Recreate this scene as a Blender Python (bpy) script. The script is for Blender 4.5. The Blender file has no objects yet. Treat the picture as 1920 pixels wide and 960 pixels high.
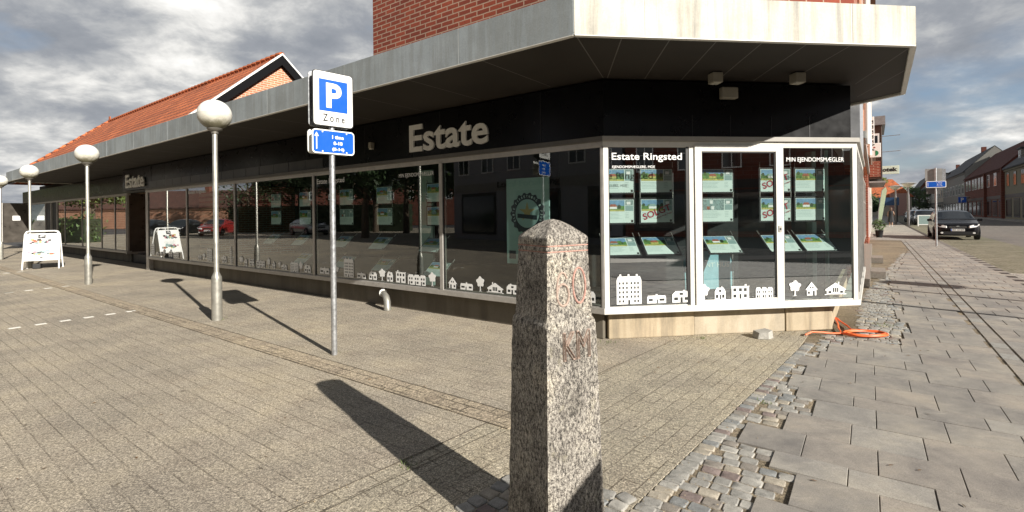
import bpy, bmesh, math, random
from mathutils import Vector, Matrix, noise
random.seed(7)
R = math.radians
sc = bpy.context.scene
C = sc.collection
# ------------------------------------------------------------------ camera
H = 1.55
cd = bpy.data.cameras.new('camera'); cam = bpy.data.objects.new('camera', cd); C.objects.link(cam)
cd.sensor_width = 36; cd.lens = 921.25/1920*36; cd.shift_y = -(480-401.95)/1920
cd.clip_start = .05; cd.clip_end = 3000
a = .0122
cam.matrix_world = Matrix(((math.cos(a), math.sin(a), 0, 0), (0, 0, -1, 0), (-math.sin(a), math.cos(a), 0, H), (0, 0, 0, 1)))
sc.camera = cam
# ------------------------------------------------------------------ light
SUN_AZ = (.64, -.768); ELEV = R(26.3)
sd = bpy.data.lights.new('sun', 'SUN'); sun = bpy.data.objects.new('sun', sd); C.objects.link(sun)
sd.energy = 5.0; sd.angle = R(.55); sd.color = (1, .945, .86)
sv = Vector((SUN_AZ[0]*math.cos(ELEV), SUN_AZ[1]*math.cos(ELEV), math.sin(ELEV))).normalized()
sun.rotation_euler = sv.to_track_quat('Z', 'Y').to_euler(); sun.location = (20, -24, 18)
sc.view_settings.view_transform = 'Standard'; sc.view_settings.look = 'None'
sc.view_settings.exposure = .80; sc.view_settings.gamma = 1
w = bpy.data.worlds.new('World'); sc.world = w; w.use_nodes = True
nt = w.node_tree; nt.nodes.clear()
def N(nt, t, **k):
    n = nt.nodes.new(t)
    for a_, b_ in k.items():
        if a_.startswith('i_'):
            key = a_[2:]; key = int(key) if key.isdigit() else key.replace('_', ' ')
            n.inputs[key].default_value = b_
        else: setattr(n, a_, b_)
    return n
def Lk(nt, a_, b_): nt.links.new(a_, b_)
def math_(nt, op, a_, b_=None, clamp=False):
    n = nt.nodes.new('ShaderNodeMath'); n.operation = op; n.use_clamp = clamp
    for i, v in enumerate((a_, b_)):
        if v is None: continue
        if isinstance(v, (int, float)): n.inputs[i].default_value = v
        else: nt.links.new(v, n.inputs[i])
    return n.outputs[0]
def ramp(nt, fac, stops, interp='LINEAR'):
    n = nt.nodes.new('ShaderNodeValToRGB'); n.color_ramp.interpolation = interp
    e = n.color_ramp.elements
    while len(e) < len(stops): e.new(.5)
    for i, (p, c) in enumerate(stops):
        e[i].position = p; e[i].color = c if len(c) == 4 else (*c, 1)
    nt.links.new(fac, n.inputs[0]); return n.outputs[0]
def mixc(nt, fac, a_, b_, bt='MIX'):
    n = nt.nodes.new('ShaderNodeMix'); n.data_type = 'RGBA'; n.blend_type = bt
    for i, v in ((0, fac), (6, a_), (7, b_)):
        if isinstance(v, (int, float)): n.inputs[i].default_value = v
        elif isinstance(v, tuple): n.inputs[i].default_value = v if len(v) == 4 else (*v, 1)
        else: nt.links.new(v, n.inputs[i])
    return n.outputs[2]
sky = N(nt, 'ShaderNodeTexSky', sky_type='NISHITA', sun_disc=False, sun_elevation=ELEV, altitude=50, air_density=1.0, dust_density=1.0, ozone_density=1.2)
sky.sun_rotation = math.atan2(SUN_AZ[0], SUN_AZ[1])
tc = N(nt, 'ShaderNodeTexCoord'); sp = N(nt, 'ShaderNodeSeparateXYZ'); Lk(nt, tc.outputs['Generated'], sp.inputs[0])
den = math_(nt, 'ADD', math_(nt, 'MAXIMUM', sp.outputs[2], 0), .32)
cx = math_(nt, 'DIVIDE', sp.outputs[0], den); cy = math_(nt, 'DIVIDE', sp.outputs[1], den)
cb = N(nt, 'ShaderNodeCombineXYZ'); Lk(nt, cx, cb.inputs[0]); Lk(nt, cy, cb.inputs[1])
def wn(scale, detail, rough, off, dist=0.0):
    m = N(nt, 'ShaderNodeMapping'); m.inputs[1].default_value = off; Lk(nt, cb.outputs[0], m.inputs[0])
    n = N(nt, 'ShaderNodeTexNoise', i_Scale=scale, i_Detail=detail, i_Roughness=rough, i_Distortion=dist); Lk(nt, m.outputs[0], n.inputs['Vector'])
    return n.outputs[0]
big = wn(.9, 3, .5, (3.1, 7.7, 0)); mid = wn(1.55, 8, .52, (11.3, 2.2, 1.5), .25); fine = wn(5.5, 6, .6, (1.3, 4.2, 3.5), .2)
# cover: more open sky to the right (+x), closed grey deck to the left
bias = math_(nt, 'MULTIPLY', sp.outputs[0], -.065)
cover = math_(nt, 'ADD', math_(nt, 'ADD', math_(nt, 'MULTIPLY', mid, .7), math_(nt, 'MULTIPLY', big, .45)), bias)
cov = ramp(nt, cover, [(.395, (0, 0, 0)), (.51, (1, 1, 1))])
tone = math_(nt, 'ADD', math_(nt, 'MULTIPLY', mid, .62), math_(nt, 'MULTIPLY', fine, .38))
ccol = ramp(nt, tone, [(.36, (2.5, 2.75, 3.15)), (.45, (3.5, 3.7, 4.05)), (.51, (5.2, 5.3, 5.4)), (.57, (8.6, 8.5, 8.2)), (.65, (12.0, 11.8, 11.4))])
bluesky = mixc(nt, .35, sky.outputs[0], (3.2, 4.3, 6.0))
skyc = mixc(nt, cov, bluesky, ccol)
# unseen sky overhead is darkened to weaken the fill light and deepen shadows
zen = ramp(nt, sp.outputs[2], [(.36, (1, 1, 1)), (.62, (.42, .44, .48))])
skyc = mixc(nt, 1, skyc, zen, 'MULTIPLY')
bg = N(nt, 'ShaderNodeBackground', i_Strength=.058); Lk(nt, skyc, bg.inputs[0])
wo = N(nt, 'ShaderNodeOutputWorld'); Lk(nt, bg.outputs[0], wo.inputs[0])
sc.cycles.max_bounces = 8; sc.cycles.transparent_max_bounces = 12
sc.cycles.sample_clamp_indirect = 4; sc.cycles.caustics_reflective = False; sc.cycles.caustics_refractive = False
try: sc.cycles.use_denoising = True; sc.cycles.denoiser = 'OPENIMAGEDENOISE'
except Exception: pass
# ------------------------------------------------------------------ frames of reference
def V2(x, y): return Vector((x, y, 0))
A = V2(1.0976, 5.896); DL = V2(-.8032, .5957).normalized(); DR = V2(.5934, .8049).normalized(); DF = V2(.993, .1182).normalized()
B = A+DF*3.335
NL = V2(-DL.y*1, DL.x)*1; NL = -NL if NL.y > 0 else NL
NF = V2(DF.y, -DF.x); NR = V2(DR.y, -DR.x)
C1 = V2(.5763, 4.4215); C2 = V2(3.991, 4.827); C3 = V2(5.496, 6.845); C4 = V2(5.215, 7.72)
UP = Vector((0, 0, 1))
class Fr:
    def __init__(s, o, d, n): s.o = Vector(o); s.d = Vector(d); s.n = Vector(n)
    def __call__(s, a_, b_, c_): return s.o+s.d*a_+s.n*b_+UP*c_
FL = Fr(A, DL, NL); FF = Fr(A, DF, NF); FRt = Fr(B, DR, NR); FO = Fr(B+NR*15.2, DR, -NR)
W = Fr((0, 0, 0), (1, 0, 0), (0, 1, 0))
LOC = Fr((0, 0, 0), (1, 0, 0), (0, -1, 0))      # local frame of props: b runs towards the viewer
# ------------------------------------------------------------------ materials
MATS = {}
def newmat(name):
    m = bpy.data.materials.new(name); m.use_nodes = True; n = m.node_tree; n.nodes.clear()
    o = n.nodes.new('ShaderNodeOutputMaterial'); p = n.nodes.new('ShaderNodeBsdfPrincipled'); n.links.new(p.outputs[0], o.inputs[0])
    MATS[name] = m; return m, n, p, o
def pos(n, scale=(1, 1, 1), rotz=0.0, obj=False):
    if obj:
        g = n.nodes.new('ShaderNodeTexCoord').outputs['Object']
    else: g = n.nodes.new('ShaderNodeNewGeometry').outputs['Position']
    m = n.nodes.new('ShaderNodeMapping'); m.inputs[3].default_value = scale; m.inputs[2].default_value = (0, 0, rotz); n.links.new(g, m.inputs[0]); return m.outputs[0]
def noi(n, vec, scale, detail=4, rough=.5, dist=0):
    t = N(n, 'ShaderNodeTexNoise', i_Scale=scale, i_Detail=detail, i_Roughness=rough, i_Distortion=dist); n.links.new(vec, t.inputs['Vector']); return t.outputs[0]
def bump(n, p, h, strength=.5, dist=.01):
    b = N(n, 'ShaderNodeBump', i_Strength=strength, i_Distance=dist); n.links.new(h, b.inputs['Height']); n.links.new(b.outputs[0], p.inputs['Normal'])
def S(name, col, rough=.6, metal=0, var=.12, nscale=6, bmp=0, bscale=60, spec=.5, emit=None, obj=False, coat=0):
    """plain material with soft dirt variation and optional bump"""
    if name in MATS: return MATS[name]
    m, n, p, o = newmat(name)
    p.inputs['Roughness'].default_value = rough; p.inputs['Metallic'].default_value = metal
    p.inputs['Specular IOR Level'].default_value = spec
    if coat: p.inputs['Coat Weight'].default_value = coat; p.inputs['Coat Roughness'].default_value = .05
    v = pos(n, obj=obj)
    c = (*col, 1)
    if var:
        f = noi(n, v, nscale, 5, .6)
        c1 = tuple(x*(1-var) for x in col); c2 = tuple(min(1, x*(1+var)) for x in col)
        r_ = ramp(n, f, [(.3, c1), (.7, c2)]); n.links.new(r_, p.inputs['Base Color'])
        rr = math_(n, 'ADD', math_(n, 'MULTIPLY', f, .25), rough-.12, True); n.links.new(rr, p.inputs['Roughness'])
    else: p.inputs['Base Color'].default_value = c
    if bmp: bump(n, p, noi(n, v, bscale, 3, .6), bmp, .004)
    if emit: p.inputs['Emission Color'].default_value = (*emit[0], 1); p.inputs['Emission Strength'].default_value = emit[1]
    return m
def brickmat(name, d, c1, c2, mortar, bw=.24, rh=.078, ms=.011, off=.5, wall=True, bmp=.6, sq=1):
    m, n, p, o = newmat(name)
    g = n.nodes.new('ShaderNodeNewGeometry').outputs['Position']
    dot = N(n, 'ShaderNodeVectorMath', operation='DOT_PRODUCT'); n.links.new(g, dot.inputs[0]); dot.inputs[1].default_value = (d[0], d[1], 0)
    s = n.nodes.new('ShaderNodeSeparateXYZ'); n.links.new(g, s.inputs[0])
    cbn = n.nodes.new('ShaderNodeCombineXYZ'); n.links.new(dot.outputs['Value'], cbn.inputs[0])
    if wall: n.links.new(s.outputs[2], cbn.inputs[1])
    else:
        dot2 = N(n, 'ShaderNodeVectorMath', operation='DOT_PRODUCT'); n.links.new(g, dot2.inputs[0]); dot2.inputs[1].default_value = (-d[1], d[0], 0)
        n.links.new(dot2.outputs['Value'], cbn.inputs[1])
    b = N(n, 'ShaderNodeTexBrick', offset=off, squash=sq, squash_frequency=2); b.inputs['Scale'].default_value = 1
    b.inputs['Mortar Size'].default_value = ms; b.inputs['Mortar Smooth'].default_value = .25; b.inputs['Brick Width'].default_value = bw; b.inputs['Row Height'].default_value = rh
    b.inputs['Color1'].default_value = (*c1, 1); b.inputs['Color2'].default_value = (*c2, 1); b.inputs['Mortar'].default_value = (*mortar, 1); b.inputs['Bias'].default_value = 0
    wob = noi(n, g, 9, 2); wv = N(n, 'ShaderNodeVectorMath', operation='MULTIPLY_ADD'); n.links.new(b.inputs['Vector'].links[0].from_socket if b.inputs['Vector'].links else cbn.outputs[0], wv.inputs[2])
    wn_ = N(n, 'ShaderNodeTexNoise', i_Scale=7.0, i_Detail=2.0); n.links.new(g, wn_.inputs['Vector']); n.links.new(wn_.outputs[1], wv.inputs[0]); wv.inputs[1].default_value = (.006, .006, 0)
    n.links.new(wv.outputs[0], b.inputs['Vector'])
    return m, n, p, b, g
def brickwall(name, d, c1, c2, mortar, **k):
    if name in MATS: return MATS[name]
    m, n, p, b, g = brickmat(name, d, c1, c2, mortar, **k)
    dirt = noi(n, g, 1.3, 5, .6); fi = noi(n, g, 70, 3, .7)
    c = mixc(n, 1, b.outputs[0], ramp(n, dirt, [(.3, (.8, .8, .82)), (.7, (1.15, 1.1, 1.05))]), 'MULTIPLY')
    c = mixc(n, 1, c, ramp(n, fi, [(.3, (.8, .8, .8)), (.7, (1.2, 1.2, 1.2))]), 'MULTIPLY')
    n.links.new(c, p.inputs['Base Color']); p.inputs['Roughness'].default_value = .9
    h = math_(n, 'ADD', math_(n, 'MULTIPLY', b.outputs[1], -1), math_(n, 'MULTIPLY', fi, .3)); bump(n, p, h, .7, .006)
    return m
def paver(name, ang, bw, rh, c1, c2, joint, jw, stain, jstr=.8):
    d = (math.cos(R(ang)), math.sin(R(ang)))
    m, n, p, b, g = brickmat(name, d, c1, c2, joint, bw=bw, rh=rh, ms=jw, wall=False)
    gr = noi(n, g, 95, 3, .85); gr2 = noi(n, g, 38, 4, .7); st = noi(n, g, .55, 6, .65); st2 = noi(n, g, 2.6, 5, .65)
    jm = noi(n, g, 3.1, 4, .6)     # joints fill with sand in places
    fillf = math_(n, 'MULTIPLY', b.outputs[1], ramp(n, jm, [(.38, (.12, .12, .12)), (.62, (1, 1, 1))]))
    base = mixc(n, b.outputs[1], b.outputs[0], tuple((x+y)/2*.97 for x, y in zip(c1, c2)))
    c = mixc(n, math_(n, 'MULTIPLY', fillf, jstr), base, joint)
    c = mixc(n, 1, c, ramp(n, gr, [(.34, (.34, .33, .32)), (.5, (.93, .92, .90)), (.63, (1.95, 1.92, 1.82))]), 'MULTIPLY')
    c = mixc(n, 1, c, ramp(n, gr2, [(.36, (.66, .66, .66)), (.64, (1.34, 1.34, 1.34))]), 'MULTIPLY')
    c = mixc(n, 1, c, ramp(n, st, [(.34, stain), (.52, (.98, .98, .98)), (.66, (1.14, 1.12, 1.06))]), 'MULTIPLY')
    c = mixc(n, 1, c, ramp(n, st2, [(.28, (.84, .82, .82)), (.5, (1, 1, 1)), (.78, (1.1, 1.09, 1.05))]), 'MULTIPLY')
    n.links.new(c, p.inputs['Base Color']); p.inputs['Roughness'].default_value = .88; p.inputs['Specular IOR Level'].default_value = .3
    h = math_(n, 'ADD', math_(n, 'MULTIPLY', fillf, -1.3), math_(n, 'MULTIPLY', gr, .55)); bump(n, p, h, .9, .005)
    return m
M_pav = paver('beige_concrete_pavers', math.degrees(math.atan2(DL.y, DL.x)), .27, .128, (.325, .288, .232), (.352, .312, .254), (.14, .115, .085), .0045, (.74, .75, .78), .55)
M_pavc = paver('corner_concrete_pavers', 49.0, .235, .118, (.305, .275, .218), (.345, .31, .248), (.11, .09, .065), .005, (.8, .81, .84), .75)
M_strip = paver('gutter_row_pavers', math.degrees(math.atan2(DL.y, DL.x)), .14, .11, (.32, .27, .21), (.37, .315, .24), (.06, .05, .036), .008, (.8, .8, .8))
M_road = paver('brown_road_paving', 36.0, .3, .15, (.15, .138, .13), (.17, .155, .145), (.08, .075, .07), .008, (.8, .8, .8))
M_far = paver('street_slab_paving', -35.9, .40, .37, (.27, .255, .235), (.32, .30, .275), (.1, .09, .08), .008, (.8, .8, .82))
M_bay = paver('bay_cobbles', 54, .12, .1, (.16, .15, .11), (.23, .21, .165), (.07, .07, .04), .014, (.75, .78, .7))
M_asph = S('asphalt', (.05, .05, .052), .9, var=.2, nscale=3, bmp=.5, bscale=120)
def slabmat(name, col):
    m, n, p, o = newmat(name); v = pos(n)
    st = noi(n, v, 1.7, 6, .65, .4); fi = noi(n, v, 170, 2, .7); md = noi(n, v, 14, 4, .6); wh = noi(n, pos(n, (1.3, 3.2, 1), R(36)), 1.6, 6, .7, .3)
    c = mixc(n, 1, (*col, 1), ramp(n, fi, [(.3, (.75, .75, .75)), (.7, (1.22, 1.22, 1.22))]), 'MULTIPLY')
    c = mixc(n, 1, c, ramp(n, st, [(.34, (.68, .68, .70)), (.52, (1.0, .99, .97)), (.66, (1.22, 1.18, 1.1))]), 'MULTIPLY')
    c = mixc(n, 1, c, ramp(n, md, [(.3, (.9, .9, .9)), (.7, (1.08, 1.08, 1.08))]), 'MULTIPLY')
    c = mixc(n, ramp(n, wh, [(.60, (0, 0, 0)), (.72, (.42, .42, .42))]), c, (.46, .42, .35))
    n.links.new(c, p.inputs['Base Color']); p.inputs['Roughness'].default_value = .85
    bump(n, p, math_(n, 'ADD', fi, md), .5, .003); return m
SL = [slabmat('slab_grey_%s' % w_, c) for w_, c in (('warm', (.275, .25, .222)), ('mid', (.262, .244, .22)), ('dark', (.245, .228, .207)), ('pale', (.295, .278, .252)))]
def stonemat(name, col, gs=260):
    m, n, p, o = newmat(name); v = pos(n)
    fi = noi(n, v, gs, 3, .75); md = noi(n, v, 25, 4, .6)
    c = mixc(n, 1, (*col, 1), ramp(n, fi, [(.3, (.6, .6, .6)), (.7, (1.35, 1.35, 1.35))]), 'MULTIPLY')
    c = mixc(n, 1, c, ramp(n, md, [(.3, (.8, .8, .8)), (.7, (1.15, 1.15, 1.15))]), 'MULTIPLY')
    n.links.new(c, p.inputs['Base Color']); p.inputs['Roughness'].default_value = .8
    bump(n, p, math_(n, 'ADD', fi, math_(n, 'MULTIPLY', md, 2)), .7, .004); return m
CB = [stonemat('cobble_%s' % w_, c) for w_, c in (('grey', (.29, .28, .255)), ('blue', (.225, .23, .225)), ('sand', (.37, .33, .265)), ('brown', (.24, .215, .185)), ('pale', (.36, .345, .31)), ('red', (.21, .165, .15)))]
M_bed = paver('sandy_joint_bed', 10, 50, 50, (.20, .165, .12), (.235, .195, .145), (.1, .09, .07), .001, (.6, .6, .55))
# granite of the milestone
def granite():
    m, n, p, o = newmat('weathered_granite'); v = pos(n)
    a1 = noi(n, v, 210, 3, .8); a2 = noi(n, pos(n, (1, 1, .6)), 85, 4, .75); a3 = noi(n, v, 5, 6, .65)
    vo = N(n, 'ShaderNodeTexVoronoi', i_Scale=95.0); n.links.new(v, vo.inputs['Vector'])
    mixv = math_(n, 'ADD', math_(n, 'MULTIPLY', a1, .45), math_(n, 'MULTIPLY', a2, .55))
    c = ramp(n, mixv, [(.39, (.02, .019, .018)), (.45, (.11, .10, .088)), (.50, (.36, .33, .295)), (.57, (.64, .60, .53)), (.66, (.80, .76, .68))])
    c = mixc(n, 1, c, ramp(n, a3, [(.34, (.55, .54, .52)), (.5, (.95, .94, .92)), (.66, (1.18, 1.15, 1.06))]), 'MULTIPLY')
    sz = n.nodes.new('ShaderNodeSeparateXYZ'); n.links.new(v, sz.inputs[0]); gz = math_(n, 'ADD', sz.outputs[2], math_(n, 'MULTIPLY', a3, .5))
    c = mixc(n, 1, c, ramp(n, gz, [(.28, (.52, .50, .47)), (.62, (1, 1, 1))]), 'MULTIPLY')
    lich = noi(n, v, 16, 5, .7); c = mixc(n, ramp(n, lich, [(.60, (0, 0, 0)), (.70, (.6, .6, .6))]), c, (.34, .31, .22))
    n.links.new(c, p.inputs['Base Color']); p.inputs['Roughness'].default_value = .8
    h = math_(n, 'ADD', math_(n, 'MULTIPLY', a2, 1.2), math_(n, 'MULTIPLY', a1, .7)); bump(n, p, h, 1.0, .012)
    return m
M_gran = granite()
def concrete(name, col, streak=True, str_amt=.55, scale=9.0):
    m, n, p, o = newmat(name); v = pos(n, (scale, scale, .45)); v2 = pos(n)
    s1 = noi(n, v, 1, 6, .65); s2 = noi(n, v2, 3, 5, .6); s3 = noi(n, v2, 60, 3, .7)
    c = (*col, 1)
    if streak: c = mixc(n, 1, c, ramp(n, s1, [(.36, (1-str_amt,)*3), (.47, (.86, .84, .81)), (.55, (1, 1, 1))]), 'MULTIPLY')
    c = mixc(n, 1, c, ramp(n, s2, [(.3, (.84, .83, .8)), (.7, (1.08, 1.07, 1.05))]), 'MULTIPLY')
    c = mixc(n, 1, c, ramp(n, s3, [(.3, (.9, .9, .9)), (.7, (1.06, 1.06, 1.06))]), 'MULTIPLY')
    n.links.new(c, p.inputs['Base Color']); p.inputs['Roughness'].default_value = .75
    bump(n, p, math_(n, 'ADD', s2, s3), .25, .004); return m
M_fasc = concrete('stained_fascia_panel', (.56, .545, .495), True, .42, 7.5)
M_fascl = concrete('grey_left_fascia', (.31, .345, .365), True, .12, 5)  # left fascia panels: darker, bluer and less streaked than the front ones
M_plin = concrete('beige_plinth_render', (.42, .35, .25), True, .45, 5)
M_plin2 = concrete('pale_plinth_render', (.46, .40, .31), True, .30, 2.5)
M_plind = concrete('shaded_plinth_render', (.13, .115, .09), True, .3, 3)  # left plinth: render like the front, with the shade put into its colour
M_soff = S('dark_soffit', (.036, .031, .026), .65, var=.18, nscale=1.5, spec=.15)
M_seam = S('soffit_seam', (.10, .09, .078), .6, var=.1)
M_band = S('black_gloss_band', (.003, .003, .0033), .3, var=.2, spec=.25)
M_bandg = S('grey_painted_ledge', (.30, .285, .255), .5, var=.1)
M_alu = S('pale_aluminium', (.60, .585, .54), .42, metal=0, var=.06, nscale=12)
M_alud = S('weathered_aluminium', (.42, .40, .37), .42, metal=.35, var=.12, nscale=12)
M_gask = S('black_gasket', (.012, .012, .012), .5, var=0)
M_steel = S('brown_steel_panel', (.10, .088, .075), .3, metal=.6, var=.2, nscale=3)
M_black = S('matt_black', (.012, .012, .013), .6, var=.1)
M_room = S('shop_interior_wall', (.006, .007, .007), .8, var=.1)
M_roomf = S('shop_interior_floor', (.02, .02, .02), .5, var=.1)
M_white = S('white_vinyl', (.80, .80, .78), .45, var=.03)
M_wdirty = S('white_enamel', (.8, .8, .77), .35, var=.04, nscale=20)
M_dpane = S('dark_cutout', (.025, .028, .028), .4, var=0)
M_lett = S('grey_sign_letters', (.78, .78, .74), .45, var=.05)
M_galv = S('galvanised_steel', (.42, .43, .44), .42, metal=.75, var=.3, nscale=26, obj=True)
M_pole = S('painted_lamp_pole', (.36, .35, .31), .4, metal=.6, var=.2, nscale=9)
M_blue = S('sign_blue', (.0, .085, .46), .35, var=.03)
M_slat = S('green_slate', (.11, .115, .11), .7, var=.1)
M_glassc = None
def glass(name, tint, base, power=2.2, amp=.9):
    m = bpy.data.materials.new(name); m.use_nodes = True; n = m.node_tree; n.nodes.clear(); MATS[name] = m
    o = n.nodes.new('ShaderNodeOutputMaterial'); t = n.nodes.new('ShaderNodeBsdfTransparent'); t.inputs[0].default_value = (*tint, 1)
    g = n.nodes.new('ShaderNodeBsdfGlossy'); g.inputs['Roughness'].default_value = 0.0; g.inputs[0].default_value = (.93, .95, .95, 1)
    l = n.nodes.new('ShaderNodeLayerWeight'); f = math_(n, 'ADD', math_(n, 'MULTIPLY', math_(n, 'POWER', l.outputs['Facing'], power), amp), base, True)
    v = pos(n); bn = N(n, 'ShaderNodeBump', i_Strength=.04, i_Distance=.01); n.links.new(noi(n, v, 1.2, 1), bn.inputs['Height']); n.links.new(bn.outputs[0], g.inputs['Normal'])
    x = n.nodes.new('ShaderNodeMixShader'); n.links.new(f, x.inputs[0]); n.links.new(t.outputs[0], x.inputs[1]); n.links.new(g.outputs[0], x.inputs[2]); n.links.new(x.outputs[0], o.inputs[0])
    return m
M_glass = glass('tinted_shop_glass', (.78, .90, .87), .10, 2.4, 1.0)
M_wglass = S('dark_window_glass', (.02, .025, .03), .08, var=0, spec=.8)
M_tile = None
def tilemat(name, d, col1, col2, rowstep=.3, colstep=.2):
    """pantiles: waves across the slope, steps down it, colour changing from tile to tile"""
    m, n, p, o = newmat(name)
    g = n.nodes.new('ShaderNodeNewGeometry').outputs['Position']
    dot = N(n, 'ShaderNodeVectorMath', operation='DOT_PRODUCT'); n.links.new(g, dot.inputs[0]); dot.inputs[1].default_value = (d[0], d[1], 0)
    s = n.nodes.new('ShaderNodeSeparateXYZ'); n.links.new(g, s.inputs[0])
    u = math_(n, 'DIVIDE', dot.outputs['Value'], colstep); v = math_(n, 'DIVIDE', s.outputs[2], rowstep)
    fu = math_(n, 'FRACT', u); fv = math_(n, 'FRACT', v)
    cu = math_(n, 'FLOOR', u); cv = math_(n, 'FLOOR', v)
    cbn = n.nodes.new('ShaderNodeCombineXYZ'); n.links.new(cu, cbn.inputs[0]); n.links.new(cv, cbn.inputs[1])
    wnn = N(n, 'ShaderNodeTexWhiteNoise'); n.links.new(cbn.outputs[0], wnn.inputs['Vector'])
    c = mixc(n, wnn.outputs[0], col1, col2)
    gap = math_(n, 'GREATER_THAN', fv, .78); gap2 = math_(n, 'LESS_THAN', fu, .16)
    c = mixc(n, math_(n, 'MULTIPLY', gap, .85), c, (.07, .022, .015))
    c = mixc(n, math_(n, 'MULTIPLY', gap2, .7), c, (.09, .03, .02))
    c = mixc(n, 1, c, ramp(n, noi(n, g, 1.1, 5, .6), [(.3, (.7, .72, .72)), (.7, (1.15, 1.1, 1.05))]), 'MULTIPLY')
    n.links.new(c, p.inputs['Base Color']); p.inputs['Roughness'].default_value = .85
    h = math_(n, 'ADD', math_(n, 'SINE', math_(n, 'MULTIPLY', fu, 3.14159)), math_(n, 'MULTIPLY', fv, -1.2)); bump(n, p, h, .9, .05)
    return m
# ------------------------------------------------------------------ mesh builder
def root_of(o):
    while o.parent: o = o.parent
    return o
class MB:
    def __init__(s): s.v = []; s.f = []; s.m = []; s.mats = []
    def mi(s, mat):
        if mat not in s.mats: s.mats.append(mat)
        return s.mats.index(mat)
    def add(s, vs, fs, mat):
        b = len(s.v); s.v += [Vector(x) for x in vs]; k = s.mi(mat)
        for f in fs: s.f.append([b+i for i in f]); s.m.append(k)
        return s
    def box(s, T, a0, a1, b0, b1, c0, c1, mat):
        vs = [T(a_, b_, c_) for c_ in (c0, c1) for b_ in (b0, b1) for a_ in (a0, a1)]
        return s.add(vs, [(0, 1, 3, 2), (4, 6, 7, 5), (0, 4, 5, 1), (2, 3, 7, 6), (0, 2, 6, 4), (1, 5, 7, 3)], mat)
    def prism(s, T, pts, b0, b1, mat, cap=True):
        """polygon in the (a, c) plane extruded along b"""
        n = len(pts); vs = [T(p_[0], b0, p_[1]) for p_ in pts]+[T(p_[0], b1, p_[1]) for p_ in pts]
        fs = [(i, (i+1) % n, n+(i+1) % n, n+i) for i in range(n)]
        if cap: fs += [tuple(range(n))[::-1], tuple(range(n, 2*n))]
        return s.add(vs, fs, mat)
    def slab(s, pts, z0, z1, mat, top=None):
        n = len(pts); vs = [(p_[0], p_[1], z0) for p_ in pts]+[(p_[0], p_[1], z1) for p_ in pts]
        s.add(vs, [(i, (i+1) % n, n+(i+1) % n, n+i) for i in range(n)]+[tuple(range(n))[::-1]], mat)
        return s.add(vs[n:], [tuple(range(n))], top or mat)
    def quad(s, pts, mat): return s.add(pts, [tuple(range(len(pts)))], mat)
    def tube(s, path, r, mat, n=10, cap=True, closed=False):
        path = [Vector(p_) for p_ in path]; rr = r if isinstance(r, (list, tuple)) else [r]*len(path)
        rings = []; prev = None
        for i, p_ in enumerate(path):
            d = (path[(i+1) % len(path)]-path[i-1]) if (closed or 0 < i < len(path)-1) else (path[1]-path[0] if i == 0 else path[-1]-path[-2])
            d.normalize(); up = prev if prev is not None else (Vector((0, 0, 1)) if abs(d.z) < .9 else Vector((1, 0, 0)))
            x = d.cross(up)
            if x.length < 1e-4: x = d.orthogonal()
            x.normalize(); y = x.cross(d).normalized(); prev = y
            rings.append([p_+(x*math.cos(t)+y*math.sin(t))*rr[i] for t in [2*math.pi*k/n for k in range(n)]])
        vs = [q for ring in rings for q in ring]; fs = []
        L_ = len(rings)
        for i in range(L_ if closed else L_-1):
            j = (i+1) % L_
            for k in range(n): fs.append((i*n+k, i*n+(k+1) % n, j*n+(k+1) % n, j*n+k))
        if cap and not closed: fs += [tuple(range(n)), tuple(range((L_-1)*n, L_*n))]
        return s.add(vs, fs, mat)
    def lathe(s, c, prof, mat, n=24):
        c = Vector(c); vs = []; fs = []
        for r_, z_ in prof: vs += [c+Vector((r_*math.cos(2*math.pi*k/n), r_*math.sin(2*math.pi*k/n), z_)) for k in range(n)]
        for i in range(len(prof)-1):
            for k in range(n): fs.append((i*n+k, i*n+(k+1) % n, (i+1)*n+(k+1) % n, (i+1)*n+k))
        fs += [tuple(range(n)), tuple(range((len(prof)-1)*n, len(prof)*n))]
        return s.add(vs, fs, mat)
    def build(s, name, parent=None, smooth=False, bevel=0, recalc=True, angle=40):
        me = bpy.data.meshes.new(name)
        vs = s.v
        if parent is not None:
            inv = root_of(parent).matrix_basis.inverted(); vs = [inv @ x for x in vs]
        me.from_pydata([tuple(x) for x in vs], [], s.f)
        for m in s.mats: me.materials.append(m)
        me.polygons.foreach_set('material_index', s.m)
        if recalc:
            bm = bmesh.new(); bm.from_mesh(me); bmesh.ops.recalc_face_normals(bm, faces=bm.faces); bm.to_mesh(me); bm.free()
        if smooth:
            me.polygons.foreach_set('use_smooth', [True]*len(me.polygons))
            try: me.set_sharp_from_angle(angle=R(angle))
            except Exception: pass
        me.update()
        o = bpy.data.objects.new(name, me); C.objects.link(o)
        if parent is not None: o.parent = parent
        if bevel:
            b = o.modifiers.new('bevel', 'BEVEL'); b.width = bevel; b.segments = 2; b.limit_method = 'ANGLE'; b.angle_limit = R(50)
        return o
def tag(o, label=None, cat=None, group=None, kind=None):
    if label: o['label'] = label
    if cat: o['category'] = cat
    if group: o['group'] = group
    if kind: o['kind'] = kind
    return o
def struct(o): o['kind'] = 'structure'; return o
def thing(name, label, cat, loc=(0, 0, 0), rz=0, group=None):
    o = bpy.data.objects.new(name, None); C.objects.link(o); o.empty_display_size = .2
    M = Matrix.Translation(Vector((loc[0], loc[1], loc[2] if len(loc) > 2 else 0))) @ Matrix.Rotation(rz, 4, 'Z')
    o.matrix_basis = M
    return tag(o, label, cat, group)
KIDS = {}
def kids(o): return [c for c in bpy.data.objects if c.parent == o]
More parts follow.
